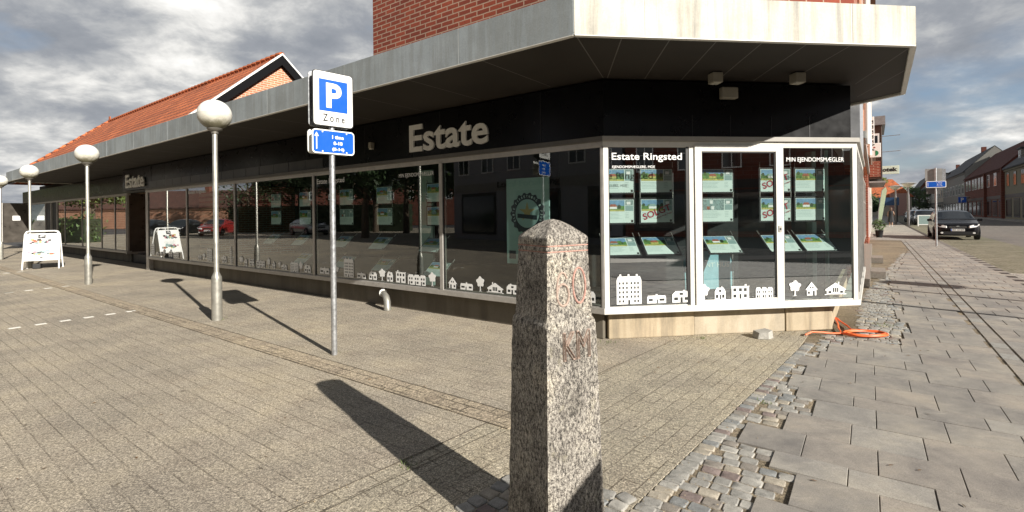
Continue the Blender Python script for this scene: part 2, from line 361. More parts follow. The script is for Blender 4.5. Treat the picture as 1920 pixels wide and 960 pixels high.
def dup(root, loc, rz=0, label=None, scale=1.0):
    r_ = root.copy(); C.objects.link(r_); r_.location = loc; r_.rotation_euler = (0, 0, rz); r_.scale = (scale,)*3
    if label: r_['label'] = label
    for ch in kids(root):
        c = ch.copy(); C.objects.link(c); c.parent = r_
        for g in kids(ch):
            d = g.copy(); C.objects.link(d); d.parent = c
    return r_
def place(o, loc, rz=0): o.location = loc; o.rotation_euler = (0, 0, rz)
_txt = {}
def text_geo(t, bold=0, depth=.004, outline=0, res=4):
    key = (t, bold, depth, outline)
    if key in _txt: return _txt[key]
    c = bpy.data.curves.new('t', 'FONT'); c.body = t; c.size = 1; c.resolution_u = res
    if outline: c.fill_mode = 'NONE'; c.bevel_depth = outline; c.bevel_resolution = 2
    else: c.offset = bold; c.extrude = .5
    o = bpy.data.objects.new('t', c); C.objects.link(o); dg = bpy.context.evaluated_depsgraph_get(); dg.update()
    me = bpy.data.meshes.new_from_object(o.evaluated_get(dg))
    vs = [v.co.copy() for v in me.vertices]; fs = [tuple(p_.vertices) for p_ in me.polygons]
    bpy.data.objects.remove(o); bpy.data.meshes.remove(me)
    x0 = min(v.x for v in vs); x1 = max(v.x for v in vs); y0 = min(v.y for v in vs); y1 = max(v.y for v in vs)
    vs = [Vector(((v.x-x0)/(x1-x0), (v.y-y0)/(y1-y0), v.z)) for v in vs]
    _txt[key] = (vs, fs); return vs, fs
def text(mb, T, t, a0, a1, c0, c1, b0, depth, mat, bold=.02, outline=0, flip=False, slant=0):
    """letters filling the rectangle a0..a1 x c0..c1 of frame T, front face at b0+depth"""
    vs, fs = text_geo(t, bold, depth, outline)
    out = []
    for v in vs:
        zz = (v.z*depth+b0+depth/2) if not outline else (b0+v.z*depth)
        out.append(T(a0+(a1-a0)*v.x, zz, c0+(c1-c0)*v.y+slant*v.x))
    mb.add(out, fs, mat)
# for the left facade s runs right-to-left as seen, so a0 > a1 gives readable letters
# ------------------------------------------------------------------ ground
def P2(a_, o_, z=0): return FRt(a_, o_, z)
g_ = MB(); g_.box(W, -900, 900, -900, 900, -.6, -.045, M_asph); struct(g_.build('ground'))
dseam = V2(math.cos(R(47)), math.sin(R(47))); s0 = V2(-1.177, 2.602)
dedge = V2(math.cos(R(48.7)), math.sin(R(48.7))); e0 = V2(.593, 2.566)
seamA = s0-dseam*14; seamB = s0+dseam*5.0
edgeA = e0-dedge*14; edgeB = e0+dedge*4.05
pl_ = MB()
wallL = FL(40, .3, 0)
pl_.slab([tuple(x)[:2] for x in (seamA, s0+dseam*4.75, A-NL*.6, FL(60, -.6, 0), FL(60, 30, 0), seamA+V2(-40, 0))], -.04, 0, M_pav)
struct(pl_.build('plaza_pavement'))
pc = MB(); pc.slab([tuple(x)[:2] for x in (edgeA, edgeB, FF(2.95, -.3, 0), A-NL*.6, s0+dseam*4.75, seamA)], -.04, -.001, M_pavc); struct(pc.build('corner_pavement'))
# gutter row parallel to the facade, and the seam
gs = MB(); 
q0 = V2(-.05, 3.54); q1 = q0+DL*32
nrm = V2(DL.y, -DL.x); nrm = -nrm if nrm.y < 0 else nrm
gs.slab([tuple(x)[:2] for x in (q0, q1, q1+nrm*.24, q0+nrm*.26)], -.03, .004, M_strip); struct(gs.build('gutter_pavement'))
M_dj = S('dark_joint', (.12, .10, .072), .95, var=.3, nscale=8)
jt = MB()
def strip(mb, p0, p1, wdt, z, mat):
    d = (p1-p0).normalized(); n_ = V2(-d.y, d.x); k = max(2, int((p1-p0).length/.12))
    L_ = []; R_ = []
    for i in range(k+1):
        p_ = p0+(p1-p0)*i/k; ww = wdt*random.uniform(.5, 1.15); off = random.uniform(-.2, .2)*wdt
        L_.append(p_+n_*(off-ww/2)); R_.append(p_+n_*(off+ww/2))
    for i in range(k): mb.add([(*L_[i][:2], z), (*L_[i+1][:2], z), (*R_[i+1][:2], z), (*R_[i][:2], z)], [(0, 1, 2, 3)], mat)
strip(jt, q0, q0+DL*30, .010, .008, M_dj); strip(jt, q0+nrm*.25, q0+nrm*.25+DL*30, .010, .008, M_dj)
strip(jt, s0-dseam*6, s0+dseam*4.6, .013, .006, M_dj)
strip(jt, s0+V2(.1, -.1)-dseam*6, s0+V2(.1, -.1)+dseam*2.4, .009, .006, M_dj)
struct(jt.build('joint_pavement', recalc=False))
# bed under cobbles and slabs
bd = MB(); bd.slab([tuple(x)[:2] for x in (edgeA, edgeB, P2(0, -.6), P2(60, -.6), P2(60, 2.62), P2(-10, 2.62))], -.043, -.0125, M_bed); struct(bd.build('ground_bed'))
# slab grid: a along street (54 deg), o across
PX = V2(math.cos(R(-35.9)), math.sin(R(-35.9))); QX = V2(math.cos(R(54.1)), math.sin(R(54.1)))
GO = V2(1.436, 2.596)
def edge_off(p_):   # distance to the right of the paver edge line
    n_ = V2(dedge.y, -dedge.x); return (p_-e0).dot(n_)
slabs = MB(); slab_polys = []
RH = .372; SWD = .40
bandA = V2(4.467, 4.304); bandB = V2(6.346, 6.849); bdd = (bandB-bandA).normalized(); bn = V2(bdd.y, -bdd.x)
def band_off(p_): return (p_-bandA).dot(bn)
wall_clear = .42
bounds = [0, .385, .625, 1.0, 1.385, 1.78, 2.035, 2.42, 2.785, 3.14, 3.46, 3.86, 4.22]
while bounds[-1] < 23: bounds.append(bounds[-1]+(.245 if len(bounds) % 5 == 2 else .372))
lowb = [-.38, -.62, -1.0, -1.37, -1.74, -1.98, -2.35, -2.72, -3.1, -3.35, -3.7, -4.1][::-1]
BB = lowb+bounds; NLOW = len(lowb)
for i in range(-NLOW, len(BB)-1-NLOW):
    b0 = BB[i+NLOW]; b1 = BB[i+NLOW+1]; RH = b1-b0
    mid_ = GO+QX*(b0+RH/2)
    # left limit of the row: staircase along the cobbles / wall cobbles
    a0 = 0; best = None
    aa = -4.0
    start = None
    while aa < 8:
        p_ = GO+PX*aa+QX*b0; p2_ = GO+PX*aa+QX*b1
        ok = edge_off(p_) > .20 and edge_off(p2_) > .20
        wallo = (p_-B).dot(NR)
        if (p_-B).dot(DR) > -.8: ok = ok and wallo > wall_clear
        if ok: start = aa; break
        aa += .01
    if start is None: continue
    ST = {-3: -.05, -2: .12, -1: -.15, 0: .0, 1: -.146, 2: -.375, 3: -.15, 4: .0, 5: -.15, 6: -.24, 7: -.15, 8: -.3}; ph = 0 if i % 2 == 0 else .25
    start = ST[i] if i in ST else start+random.choice((0, .03, .12))
    x = start; first = True
    while True:
        if band_off(GO+PX*x+QX*b0) > 0 and band_off(GO+PX*x+QX*b1) > 0: break
        if x > 12: break
        wd = SWD if not first else random.choice((SWD, SWD, SWD*.62)); first = False
        # fixed stagger grid after first slab
        kk = math.ceil((x+.1-ph)/.395); nx = ph+kk*.395
        if i > 12 or i < -3: nx += random.uniform(-.015, .015)
        corners = []
        for (xx, bb) in ((x+.0025, b0+.0035), (nx-.0025, b0+.0035), (nx-.0025, b1-.0035), (x+.0025, b1-.0035)):
            p_ = GO+PX*xx+QX*bb; o_ = band_off(p_)
            if o_ > -.004:  # clip at the band
                t = (o_+.004)/PX.dot(bn); p_ = p_-PX*t
            corners.append(p_)
        if (corners[1]-corners[0]).length > .05 or (corners[2]-corners[3]).length > .05:
            zt = random.uniform(-.0025, .0015); m_ = SL[random.choice((0, 0, 1, 1, 2, 3))]
            c_ = sum(corners, Vector())/4
            ins = [c_+(q-c_)*(1-.012) for q in corners]
            tl = [random.uniform(-.0015, .0015) for _ in range(4)]
            vs = [(q.x, q.y, -.03) for q in corners]+[(q.x, q.y, zt-.003) for q in corners]+[(q.x, q.y, zt+t_) for q, t_ in zip(ins, tl)]
            fs = [(k, (k+1) % 4, 4+(k+1) % 4, 4+k) for k in range(4)]+[(4+k, 4+(k+1) % 4, 8+(k+1) % 4, 8+k) for k in range(4)]+[(8, 9, 10, 11)]
            slabs.add(vs, fs, m_); slab_polys.append([q.copy() for q in corners])
        x = nx
struct(slabs.build('slab_pavement'))
# narrow band row and second slab field to the kerb drain
b2 = MB(); 
def grid_field(mb, o_, d, n_, l0, l1, w0, w1, step, wd, mats, stag=.5, gap=.005, z=0):
    r_ = 0; y = w0
    while y < w1-.02:
        y2 = min(y+wd, w1); x = l0-(step*stag if r_ % 2 else 0)
        while x < l1:
            x2 = x+step*random.choice((1, 1, .98)); x = max(x, l0); c = [o_+d*(x+gap)+n_*(y+gap), o_+d*(x2-gap)+n_*(y+gap), o_+d*(x2-gap)+n_*(y2-gap), o_+d*(x+gap)+n_*(y2-gap)]
            zt = z+random.uniform(-.003, .001); cc = sum(c, Vector())/4; ins = [cc+(q-cc)*.985 for q in c]
            vs = [(q.x, q.y, -.03) for q in c]+[(q.x, q.y, zt-.004) for q in c]+[(q.x, q.y, zt) for q in ins]
            mb.add(vs, [(k, (k+1) % 4, 4+(k+1) % 4, 4+k) for k in range(4)]+[(4+k, 4+(k+1) % 4, 8+(k+1) % 4, 8+k) for k in range(4)]+[(8, 9, 10, 11)], random.choice(mats))
            x = x2
        y = y2; r_ += 1
grid_field(b2, bandA+bn*.0, bdd, bn, -7, 26, .008, .16, .26, .152, [SL[0], SL[2], SL[2], CB[0]], gap=.008, z=-.002)
struct(b2.build('band_pavement'))
b3 = MB(); grid_field(b3, bandA+bn*.165, bn, bdd, .003, 1.16, -7, 26, .40, .372, SL, gap=.004); struct(b3.build('outer_pavement'))
kd = MB(); kA = bandA+bn*1.34
M_rust = S('rusty_drain_channel', (.035, .022, .016), .8, var=.3, nscale=5)
kd.slab([tuple(x)[:2] for x in (kA-bdd*9, kA+bdd*90, kA+bdd*90+bn*.19, kA-bdd*9+bn*.19)], -.04, -.003, M_rust); struct(kd.build('kerb'))
pf = MB(); k2 = kA+bn*.19
pf.slab([tuple(x)[:2] for x in (k2-bdd*20, k2+bdd*10.5, k2+bdd*8.5+bn*5.2, k2+bdd*6.5+bn*12, k2-bdd*20+bn*12)], -.044, -.004, M_far); struct(pf.build('crossing_pavement'))
pb = MB(); pb.slab([tuple(x)[:2] for x in (k2+bdd*10.5, k2+bdd*150, k2+bdd*150+bn*2.2, k2+bdd*10.1+bn*2.2)], -.044, -.008, M_bay); struct(pb.build('bay_road'))
pr = MB(); pr.slab([tuple(x)[:2] for x in (k2+bdd*10.1+bn*2.2, k2+bdd*400+bn*2.2, k2+bdd*400+bn*10.5, k2+bdd*6.5+bn*10.5)], -.044, -.012, M_road); struct(pr.build('street'))
pp = MB(); pp.slab([tuple(x)[:2] for x in (k2+bdd*12+bn*10.5, k2+bdd*400+bn*10.5, k2+bdd*400+bn*14.5, k2+bdd*12+bn*14.5)], -.044, .1, M_far); struct(pp.build('opposite_pavement'))
pf2 = MB(); pf2.slab([tuple(x)[:2] for x in (bandA+bdd*25.5-bn*1.35, bandA+bdd*300-bn*1.35, bandA+bdd*300+bn*1.32, bandA+bdd*25.5+bn*1.32)], -.044, -.0045, M_far); struct(pf2.build('far_pavement'))
# cobbles
def inpoly(p_, poly):
    s_ = None
    for i in range(len(poly)):
        a_ = poly[i]; b_ = poly[(i+1) % len(poly)]; c_ = (b_.x-a_.x)*(p_.y-a_.y)-(b_.y-a_.y)*(p_.x-a_.x)
        if s_ is None: s_ = c_ > 0
        elif (c_ > 0) != s_: return False
    return True
near_slabs = [(sum(q, Vector())/4, q) for q in slab_polys]
def stone(mb, c_, d, l, w_, z, mat):
    n_ = V2(-d.y, d.x); pts = []
    for (x, y) in ((-.5, -.40), (-.43, -.5), (.43, -.5), (.5, -.40), (.5, .40), (.43, .5), (-.43, .5), (-.5, .40)):
        pts.append(c_+d*(x*l*random.uniform(.96, 1.02))+n_*(y*w_*random.uniform(.95, 1.02)))
    vs = [(q.x, q.y, -.03) for q in pts]+[(q.x, q.y, z-.0075+random.uniform(-.0015, .0015)) for q in pts]+[(*(c_+(q-c_)*.88)[:2], z-.001+random.uniform(-.0015, .001)) for q in pts]+[(c_.x, c_.y, z+.001)]
    fs = [(k, (k+1) % 8, 8+(k+1) % 8, 8+k) for k in range(8)]+[(8+k, 8+(k+1) % 8, 16+(k+1) % 8, 16+k) for k in range(8)]+[(16+k, 16+(k+1) % 8, 24) for k in range(8)]
    mb.add(vs, fs, mat)
cob = MB(); wts = [CB[0]]*7+[CB[1]]*3+[CB[2]]*3+[CB[3]]*3+[CB[4]]*5+[CB[5]]
ne = V2(dedge.y, -dedge.x); t = -4.5
while t < 4.3:   # edge course: stones across the line
    w_ = random.uniform(.065, .085); stone(cob, e0+dedge*(t+w_/2)+ne*.055, (ne*.96+dedge*.2*random.uniform(.3, 1)).normalized(), .106, w_-.004, 0, random.choice(wts)); t += w_
y = -4.2
while y < 24:
    rw = random.uniform(.078, .09); x = -4+random.uniform(0, .1)
    while x < 4.5:
        l = random.uniform(.095, .125); c_ = GO+PX*(x+l/2)+QX*(y+rw/2)
        eo = edge_off(c_); along = (c_-B).dot(DR); wo = (c_-B).dot(NR)
        inside = (eo > .125) if along < -.35 else (wo > -.02 and eo > .125)
        if c_.dot(V2(1, 0)) > 0 and (c_-B).dot(NF) < -.0 and along < .0: inside = False
        if inside and band_off(c_) < -.2:
            hit = False
            for cc, q in near_slabs:
                if abs(cc.x-c_.x) < .5 and abs(cc.y-c_.y) < .5 and (inpoly(c_, q) or inpoly(c_+PX*(l*.1), q) or inpoly(c_-QX*(rw*.1), q)): hit = True; break
            if not hit:
                dd = (PX+QX*random.uniform(-.05, .05)).normalized()
                stone(cob, c_, dd, l-.005, rw-.005, random.uniform(-.008, -.004), random.choice(wts))
        x += l
    y += rw
struct(cob.build('cobbled_pavement', smooth=True, angle=35))
# small patch of cobbles left of the edge, beside the milestone
cp = MB()
for i in range(7):
    for j in range(10):
        c_ = e0-ne*(.06+.1*i)+dedge*(-.55+j*.09-.035*(i % 2)); 
        if c_.dot(dedge)-e0.dot(dedge) < .08-.03*i: stone(cp, c_, (ne+dedge*random.uniform(-.3, .3)).normalized(), .092, .08, .012, random.choice(wts))
struct(cp.build('cobbled_patch_pavement', smooth=True, angle=35))
# painted parking dashes
M_paint = S('worn_road_paint', (.74, .72, .66), .7, var=.1, nscale=30)
dsh = MB()
def dashes(p0, p1, n, ln, wd):
    p0 = V2(*p0); p1 = V2(*p1); st = (p1-p0)/(n-1); d = st.normalized(); m_ = V2(-d.y, d.x)
    for i in range(n):
        c_ = p0+st*i; dsh.slab([tuple(q)[:2] for q in (c_-d*ln/2-m_*wd/2, c_+d*ln/2-m_*wd/2, c_+d*ln/2+m_*wd/2, c_-d*ln/2+m_*wd/2)], .001, .005, M_paint)
dashes((-7.19, 7.08), (-6.42, 8.25), 6, .125, .075)
dashes((-10.83, 10.55), (-10.42, 11.45), 4, .13, .085); dashes((-11.3, 9.6), (-10.83, 10.55), 4, .13, .085)
dashes((-15.2, 13.6), (-14.8, 14.75), 5, .13, .09); dashes((-7.9, 5.9), (-7.35, 6.85), 5, .125, .075)
struct(dsh.build('road_marking'))
# ------------------------------------------------------------------ shop building
shop = thing('shop_building', 'low corner shop with black band, deep pale canopy and glazed front under red brick', 'shop', (2.8, 7.5, 0))
M_brk = brickwall('red_brick_left', DL, (.30, .062, .030), (.20, .040, .022), (.42, .30, .22), bw=.235, rh=.0735, ms=.010)
M_brkf = brickwall('red_brick_front', DF, (.30, .062, .030), (.20, .040, .022), (.42, .30, .22), bw=.235, rh=.0735, ms=.010)
# plinths
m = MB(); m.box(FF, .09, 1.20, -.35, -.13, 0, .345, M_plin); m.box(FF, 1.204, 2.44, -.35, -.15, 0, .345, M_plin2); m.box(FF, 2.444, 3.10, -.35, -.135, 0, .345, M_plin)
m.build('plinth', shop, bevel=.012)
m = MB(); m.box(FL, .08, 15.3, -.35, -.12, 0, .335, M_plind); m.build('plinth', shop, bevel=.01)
m = MB(); m.box(FRt, .03, 4.5, -.35, -.28, 0, .345, M_plin); m.build('plinth', shop)
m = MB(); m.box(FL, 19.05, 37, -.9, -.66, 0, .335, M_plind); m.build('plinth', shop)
# band above the windows
m = MB(); m.prism(W, [], 0, 0, M_band) if 0 else None
bo = .035   # set back
m.box(FF, .03, 3.30, -.25, -bo, 2.475, 3.155, M_band)
for s_ in (.02, 1.15, 1.65, 2.2, 2.72): m.box(FF, s_, s_+.008, -bo, -bo+.004, 2.48, 2.75, M_gask)
m.build('band', shop)
m = MB(); m.box(FL, 0, 15.3, -.25, -bo, 2.475, 3.155, M_band); m.box(FL, 15.3, 37, -.78, -.58, 2.475, 3.155, M_band)
for i in range(20): m.box(FL, .9+i*1.85, .91+i*1.85, -bo, -bo+.003, 2.48, 3.15, M_gask) if i < 8 else None
m.build('band', shop)
M_bandrefl = S('band_reflection_grey', (.05, .05, .05), .35, var=.35, nscale=4)  # grey strips stand in for the reflection along the lower band
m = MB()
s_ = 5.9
while s_ < 15.1: m.box(FL, s_, s_+.6, -bo, -bo+.006, 2.49, 2.68, M_bandrefl); s_ += .615
m.build('band_reflection', shop)
m = MB(); m.box(FRt, 0, 1.6, -.3, -.2, 2.475, 3.155, M_bandg); m.box(FRt, 1.6, 4.58, -.3, .02, 2.48, 4.4, S('grey_cladding', (.27, .28, .30), .5, var=.2)); m.build('band', shop)
# ledge above glazing and sill below it
m = MB(); m.prism(Fr(A, DF, NF), [(0, 0)], 0, 0, M_bandg) if 0 else None
def rail(name, o0, o1, z0, z1, mat, ml=None, sright=4.5):
    """continuous bar along left, front and right faces with mitred corners"""
    def corner(off):
        # intersections of offset lines
        def isect(p_, d, q, e):
            dt = d.x*e.y-d.y*e.x; r_ = q-p_; k = (r_.x*e.y-r_.y*e.x)/dt; return p_+d*k
        a_ = isect(A+NL*off, DL, A+NF*off, DF); b_ = isect(A+NF*off, DF, B+NR*off, DR); return a_, b_
    a0, b0 = corner(o0); a1, b1 = corner(o1)
    L0 = a0+DL*15.2; L1 = a1+DL*15.2; R0 = b0+DR*sright; R1 = b1+DR*sright
    for p0, p1, q1, q0, mm in ((L0, a0, a1, L1, ml or mat), (a0, b0, b1, a1, mat), (b0, R0, R1, b1, mat)):
        x = MB(); x.slab([tuple(k)[:2] for k in (p0, p1, q1, q0)], z0, z1, mm); x.build(name, shop, bevel=.004)
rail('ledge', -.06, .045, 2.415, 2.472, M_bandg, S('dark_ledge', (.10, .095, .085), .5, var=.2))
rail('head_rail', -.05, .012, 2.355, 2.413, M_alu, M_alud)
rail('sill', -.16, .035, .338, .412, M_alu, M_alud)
# windows. each glazed bay is a part with its frame, pane and stickers as sub-parts
FS = [('apartment', 0.15, 0.46, 0.45, 0.81), ('bungalow', 0.53, 0.77, 0.45, 0.56), ('house', 0.85, 1.08, 0.45, 0.6), ('tree', 1.18, 1.32, 0.46, 0.66), ('house', 1.39, 1.53, 0.46, 0.63), ('villa', 1.61, 1.84, 0.46, 0.65), ('terrace', 1.93, 2.16, 0.46, 0.61), ('tree', 2.39, 2.55, 0.48, 0.67), ('steep', 2.61, 2.78, 0.48, 0.65), ('chalet', 2.88, 3.17, 0.48, 0.64)]
LS = [('steep', 2.4, 2.58, 0.45, 0.62), ('bungalow', 2.09, 2.33, 0.45, 0.56), ('tree', 1.87, 2.02, 0.45, 0.66), ('chalet', 1.53, 1.82, 0.45, 0.6), ('house', 1.27, 1.47, 0.46, 0.6), ('villa', .75, 1.0, .46, .64), ('tree', .5, .64, .46, .66), ('house', 0.12, 0.26, 0.46, 0.61), ('bungalow', 5.67, 5.98, 0.46, 0.59), ('tree', 5.36, 5.55, 0.47, 0.63), ('apartment', 4.92, 5.21, 0.45, 0.8), ('bungalow', 4.57, 4.82, 0.45, 0.56), ('house', 4.27, 4.48, 0.45, 0.6), ('tree', 4.04, 4.21, 0.45, 0.65), ('house', 3.85, 4.0, 0.45, 0.62), ('villa', 3.54, 3.77, 0.45, 0.65), ('terrace', 3.07, 3.48, 0.44, 0.61), ('tree', 2.84, 3.0, 0.45, 0.66), ('tree', 9.08, 9.26, 0.47, 0.66), ('house', 8.88, 9.01, 0.44, 0.61), ('villa', 8.56, 8.78, 0.47, 0.64), ('terrace', 8.08, 8.46, 0.45, 0.61), ('tree', 7.85, 7.99, 0.46, 0.67), ('steep', 7.63, 7.77, 0.46, 0.62), ('tree', 7.42, 7.52, 0.49, 0.61), ('house', 7.18, 7.38, 0.46, 0.57), ('apartment', 6.74, 7.04, 0.43, 0.64), ('tree', 6.58, 6.72, 0.44, 0.65), ('house', 6.3, 6.52, 0.45, 0.61), ('apartment', 14.58, 14.89, 0.47, 0.82), ('house', 14.25, 14.46, 0.47, 0.58), ('house', 13.96, 14.13, 0.47, 0.6), ('tree', 13.76, 13.92, 0.47, 0.67), ('house', 13.25, 13.49, 0.48, 0.64), ('terrace', 12.77, 13.18, 0.46, 0.61), ('house', 11.32, 11.52, 0.48, 0.61), ('tree', 11.07, 11.26, 0.49, 0.65), ('apartment', 10.7, 11.0, 0.46, 0.8), ('house', 9.91, 10.14, 0.47, 0.64), ('pine', 9.55, 9.82, 0.45, 0.9)]
def rect(a0, a1, c0, c1): return [(a0, c0), (a1, c0), (a1, c1), (a0, c1)]
def sticker(T, kind, s0, s1, z0, z1, parent, off=.008, mat=None):
    mat = mat or M_white; m = MB(); w_ = s1-s0; h = z1-z0; d = .0015
    def pol(pts): m.prism(T, [(s0+x*w_, z0+y*h) for x, y in pts], off, off+d, mat)
    def hole(x0, x1, y0, y1): m.prism(T, rect(s0+x0*w_, s0+x1*w_, z0+y0*h, z0+y1*h), off+d, off+d+.0006, M_dpane)
    nm = kind
    if kind == 'apartment':
        pol([(0, 0), (1, 0), (1, .8), (.94, .93), (.06, .93), (0, .8)])
        for c in (.12, .45, .78): pol(rect(c, c+.07, .93, 1))
        for r_ in range(5):
            for c in (.09, .23, .38, .56, .7, .83):
                if not (r_ == 0 and c in (.38, .56)): hole(c, c+.07, .06+r_*.15, .14+r_*.15)
        hole(.46, .54, 0, .14)
    elif kind == 'bungalow':
        pol([(0, 0), (1, 0), (1, .62), (.95, .85), (.05, .85), (0, .62)]); pol(rect(.45, .55, .85, 1))
        hole(.08, .3, .25, .5); hole(.5, .57, 0, .42); hole(.65, .92, .25, .5)
    elif kind in ('house',):
        pol([(0, 0), (1, 0), (1, .65), (.82, .92), (.18, .92), (0, .65)]); pol(rect(.6, .72, .92, 1))
        hole(.1, .32, .18, .42); hole(.45, .58, 0, .42); hole(.68, .9, .18, .42); hole(.4, .6, .6, .78)
    elif kind == 'villa':
        pol(rect(0, 1, 0, .9)); pol(rect(.75, .86, .9, 1)); pol(rect(-.03, 1.03, .84, .9))
        for c in (.1, .42, .7): hole(c, c+.17, .55, .75)
        hole(.1, .27, .15, .35); hole(.45, .56, 0, .38); hole(.7, .87, .15, .35)
    elif kind == 'terrace':
        pol(rect(0, 1, 0, .82)); 
        for c in (0, .34, .68): pol([(c, .82), (c+.3, .82), (c+.26, .96), (c+.04, .96)]); hole(c+.05, c+.12, .5, .68); hole(c+.18, c+.25, .5, .68); hole(c+.05, c+.15, .12, .32); hole(c+.2, c+.25, 0, .34)
    elif kind == 'tree':
        pol([(.44, 0), (.56, 0), (.54, .4), (.46, .4)]); pol([(.3, 0), (.7, 0), (.55, .04), (.45, .04)])
        pts = []
        for k in range(22):
            t_ = 2*math.pi*k/22; r_ = .42+.07*math.sin(5*t_+.4); pts.append((.5+r_*math.cos(t_)*1.1, .66+r_*math.sin(t_)*.78))
        pol(pts)
    elif kind == 'pine':
        for k in range(9): pol([(.5-.5*(1-k*.04), .02+k*.1), (.5, .1+k*.1), (.5+.5*(1-k*.04), .02+k*.1), (.5, .05+k*.1)])
        pol(rect(.46, .54, 0, .97))
    elif kind == 'steep':
        pol([(.12, 0), (.88, 0), (.88, .42), (1, .42), (.5, 1), (0, .42), (.12, .42)]); hole(.34, .45, .52, .66); hole(.55, .66, .52, .66); hole(.2, .36, .12, .3); hole(.6, .75, 0, .34)
    elif kind == 'chalet':
        pol([(.08, 0), (.92, 0), (.92, .32), (1, .36), (.97, .45), (.5, .95), (.03, .45), (0, .36), (.08, .32)]); pol(rect(.62, .68, .75, 1))
        for c in (.4, .5, .6): hole(c-.03, c+.04, .2, .55)
        hole(.16, .3, .12, .3); hole(.72, .86, .12, .3); pol(rect(-.02, 1.02, 0, .06))
    m.build('tree_sticker' if kind in ('tree', 'pine') else 'house_sticker', parent, recalc=False)
def bay(T, s0, s1, frame=None, fm=None, face=0.0, z0=.412, z1=2.355, gask=True, stick=(), mull=.03):
    """frame as a part, then pane and gasket as its sub-parts"""
    fm = fm or M_alud; x = MB()
    if frame:   # full profile frame on all four sides
        f = frame; x.box(T, s0, s0+f, -.05+face, .018+face, z0, z1, fm); x.box(T, s1-f, s1, -.05+face, .018+face, z0, z1, fm)
        x.box(T, s0+f, s1-f, -.05+face, .016+face, z0, z0+f*.95, fm); x.box(T, s0+f, s1-f, -.05+face, .016+face, z1-f*.9, z1, fm)
        gi = (s0+f, s1-f, z0+f*.95, z1-f*.9)
    else:
        x.box(T, s0, s0+mull, -.05+face, .014+face, z0, z1, fm); x.box(T, s1-mull, s1, -.05+face, .014+face, z0, z1, fm)
        x.box(T, s0+mull, s1-mull, -.045+face, .006+face, z0-.001, z0+.012, fm); x.box(T, s0+mull, s1-mull, -.045+face, .006+face, z1-.012, z1+.001, fm)
        gi = (s0+mull, s1-mull, z0, z1)
    fr = x.build('window_frame', shop, bevel=.002)
    y = MB(); a0, a1, c0, c1 = gi; g = .014
    y.box(T, a0, a0+g, -.03+face, .003+face, c0, c1, M_gask); y.box(T, a1-g, a1, -.03+face, .003+face, c0, c1, M_gask)
    y.box(T, a0+g, a1-g, -.03+face, .003+face, c0, c0+g, M_gask); y.box(T, a0+g, a1-g, -.03+face, .003+face, c1-g, c1, M_gask)
    y.build('gasket', fr)
    gl = MB(); gl.quad([T(a0+g, face-.004, c0+g), T(a1-g, face-.004, c0+g), T(a1-g, face-.004, c1-g), T(a0+g, face-.004, c1-g)], M_glass); gl.build('glass_pane', fr, recalc=False)
    for k in stick:
        if s0 < (k[1]+k[2])/2 < s1: sticker(T, k[0], k[1], k[2], k[3], k[4], fr, off=.004+face)
    return fr
M_glassf = glass('front_pane_glass', (.88, .96, .94), .31, 2.4, .9); M_glass = M_glassf
f1 = bay(FF, .0, 1.145, mull=.062, fm=M_alu, stick=FS)
x = MB(); x.box(FF, 1.045, 1.083, -.03, .006, .414, 2.353, M_gask); x.build('gasket', f1)
f2 = bay(FF, 1.147, 2.30, frame=.088, fm=M_alu, face=.016, stick=FS, z0=.39, z1=2.372)
f3 = bay(FF, 2.302, 3.335, mull=.022, fm=M_alu, stick=FS)
x = MB(); x.box(FF, 3.275, 3.335, -.02, .016, .414, 2.353, M_alu); x.build('corner_post', shop, bevel=.002)
x = MB(); x.box(FF, 2.238, 2.275, .034, .044, 1.29, 1.37, M_alud); x.box(FF, 2.248, 2.262, .044, .05, 1.315, 1.34, M_black); x.build('door_lock', shop)
M_glass = MATS['tinted_shop_glass']
lm = [.0, 2.705, 6.163, 9.449, 12.199, 15.078]
bays = []
for i in range(5): bays.append(bay(FL, lm[i]+.001, lm[i+1]-.001, mull=.03 if i else .03, fm=M_alud, stick=[(k, a_, b_, c_, d_) for k, a_, b_, c_, d_ in LS]))
for i in range(5):
    x = MB(); x.box(FL, lm[i+1]-.033, lm[i+1]+.033, -.06, .02, .414, 2.353, M_alud); x.build('mullion', shop, bevel=.003)
# right return
rb = [0, .7, 1.5, 2.4, 3.4, 4.5]
for i in range(5): bay(FRt, rb[i]+.002, rb[i+1]-.002, mull=.03, fm=M_alud)
# recessed entry with steel flank, left wing
m = MB(); m.box(FL, 15.08, 15.3, -1.9, -.0, .0, 2.475, M_alud); m.build('entry_post', shop)
m = MB(); m.box(FL, 18.82, 19.0, -1.9, -.53, .30, 2.475, M_steel); m.box(FL, 18.80, 18.86, -.56, -.50, .34, 2.475, M_alud); m.build('steel_flank_panel', shop)
m = MB(); m.box(FL, 15.3, 18.8, -2.0, -1.9, 0, 2.475, M_black); m.build('entry_door_wall', shop)
m = MB(); m.box(FL, 18.76, 37, -.62, -.46, .33, .405, M_alud); m.box(FL, 18.76, 37, -.60, -.50, 2.40, 2.47, M_alud); m.build('sill', shop)
m = MB(); m.box(FL, 18.80, 18.86, -1.95, -.47, .30, .37, M_alud); m.build('sill', shop)
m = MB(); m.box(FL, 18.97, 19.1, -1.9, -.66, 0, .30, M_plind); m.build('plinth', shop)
lw = [19.0, 20.25, 21.9, 24.6, 27.4, 28.7]
for i in range(5): bay(FL, lw[i]+.002, lw[i+1]-.002, mull=.035, fm=M_alud, face=-.53, z0=.41, z1=2.4)
m = MB(); m.box(FL, 28.7, 31.2, -.62, -.56, .1, 2.4, M_black); m.box(FL, 28.75, 28.85, -.56, -.5, .1, 2.4, M_alud); m.box(FL, 29.9, 30.0, -.56, -.5, .1, 2.4, M_alud); m.build('shop_door', shop)
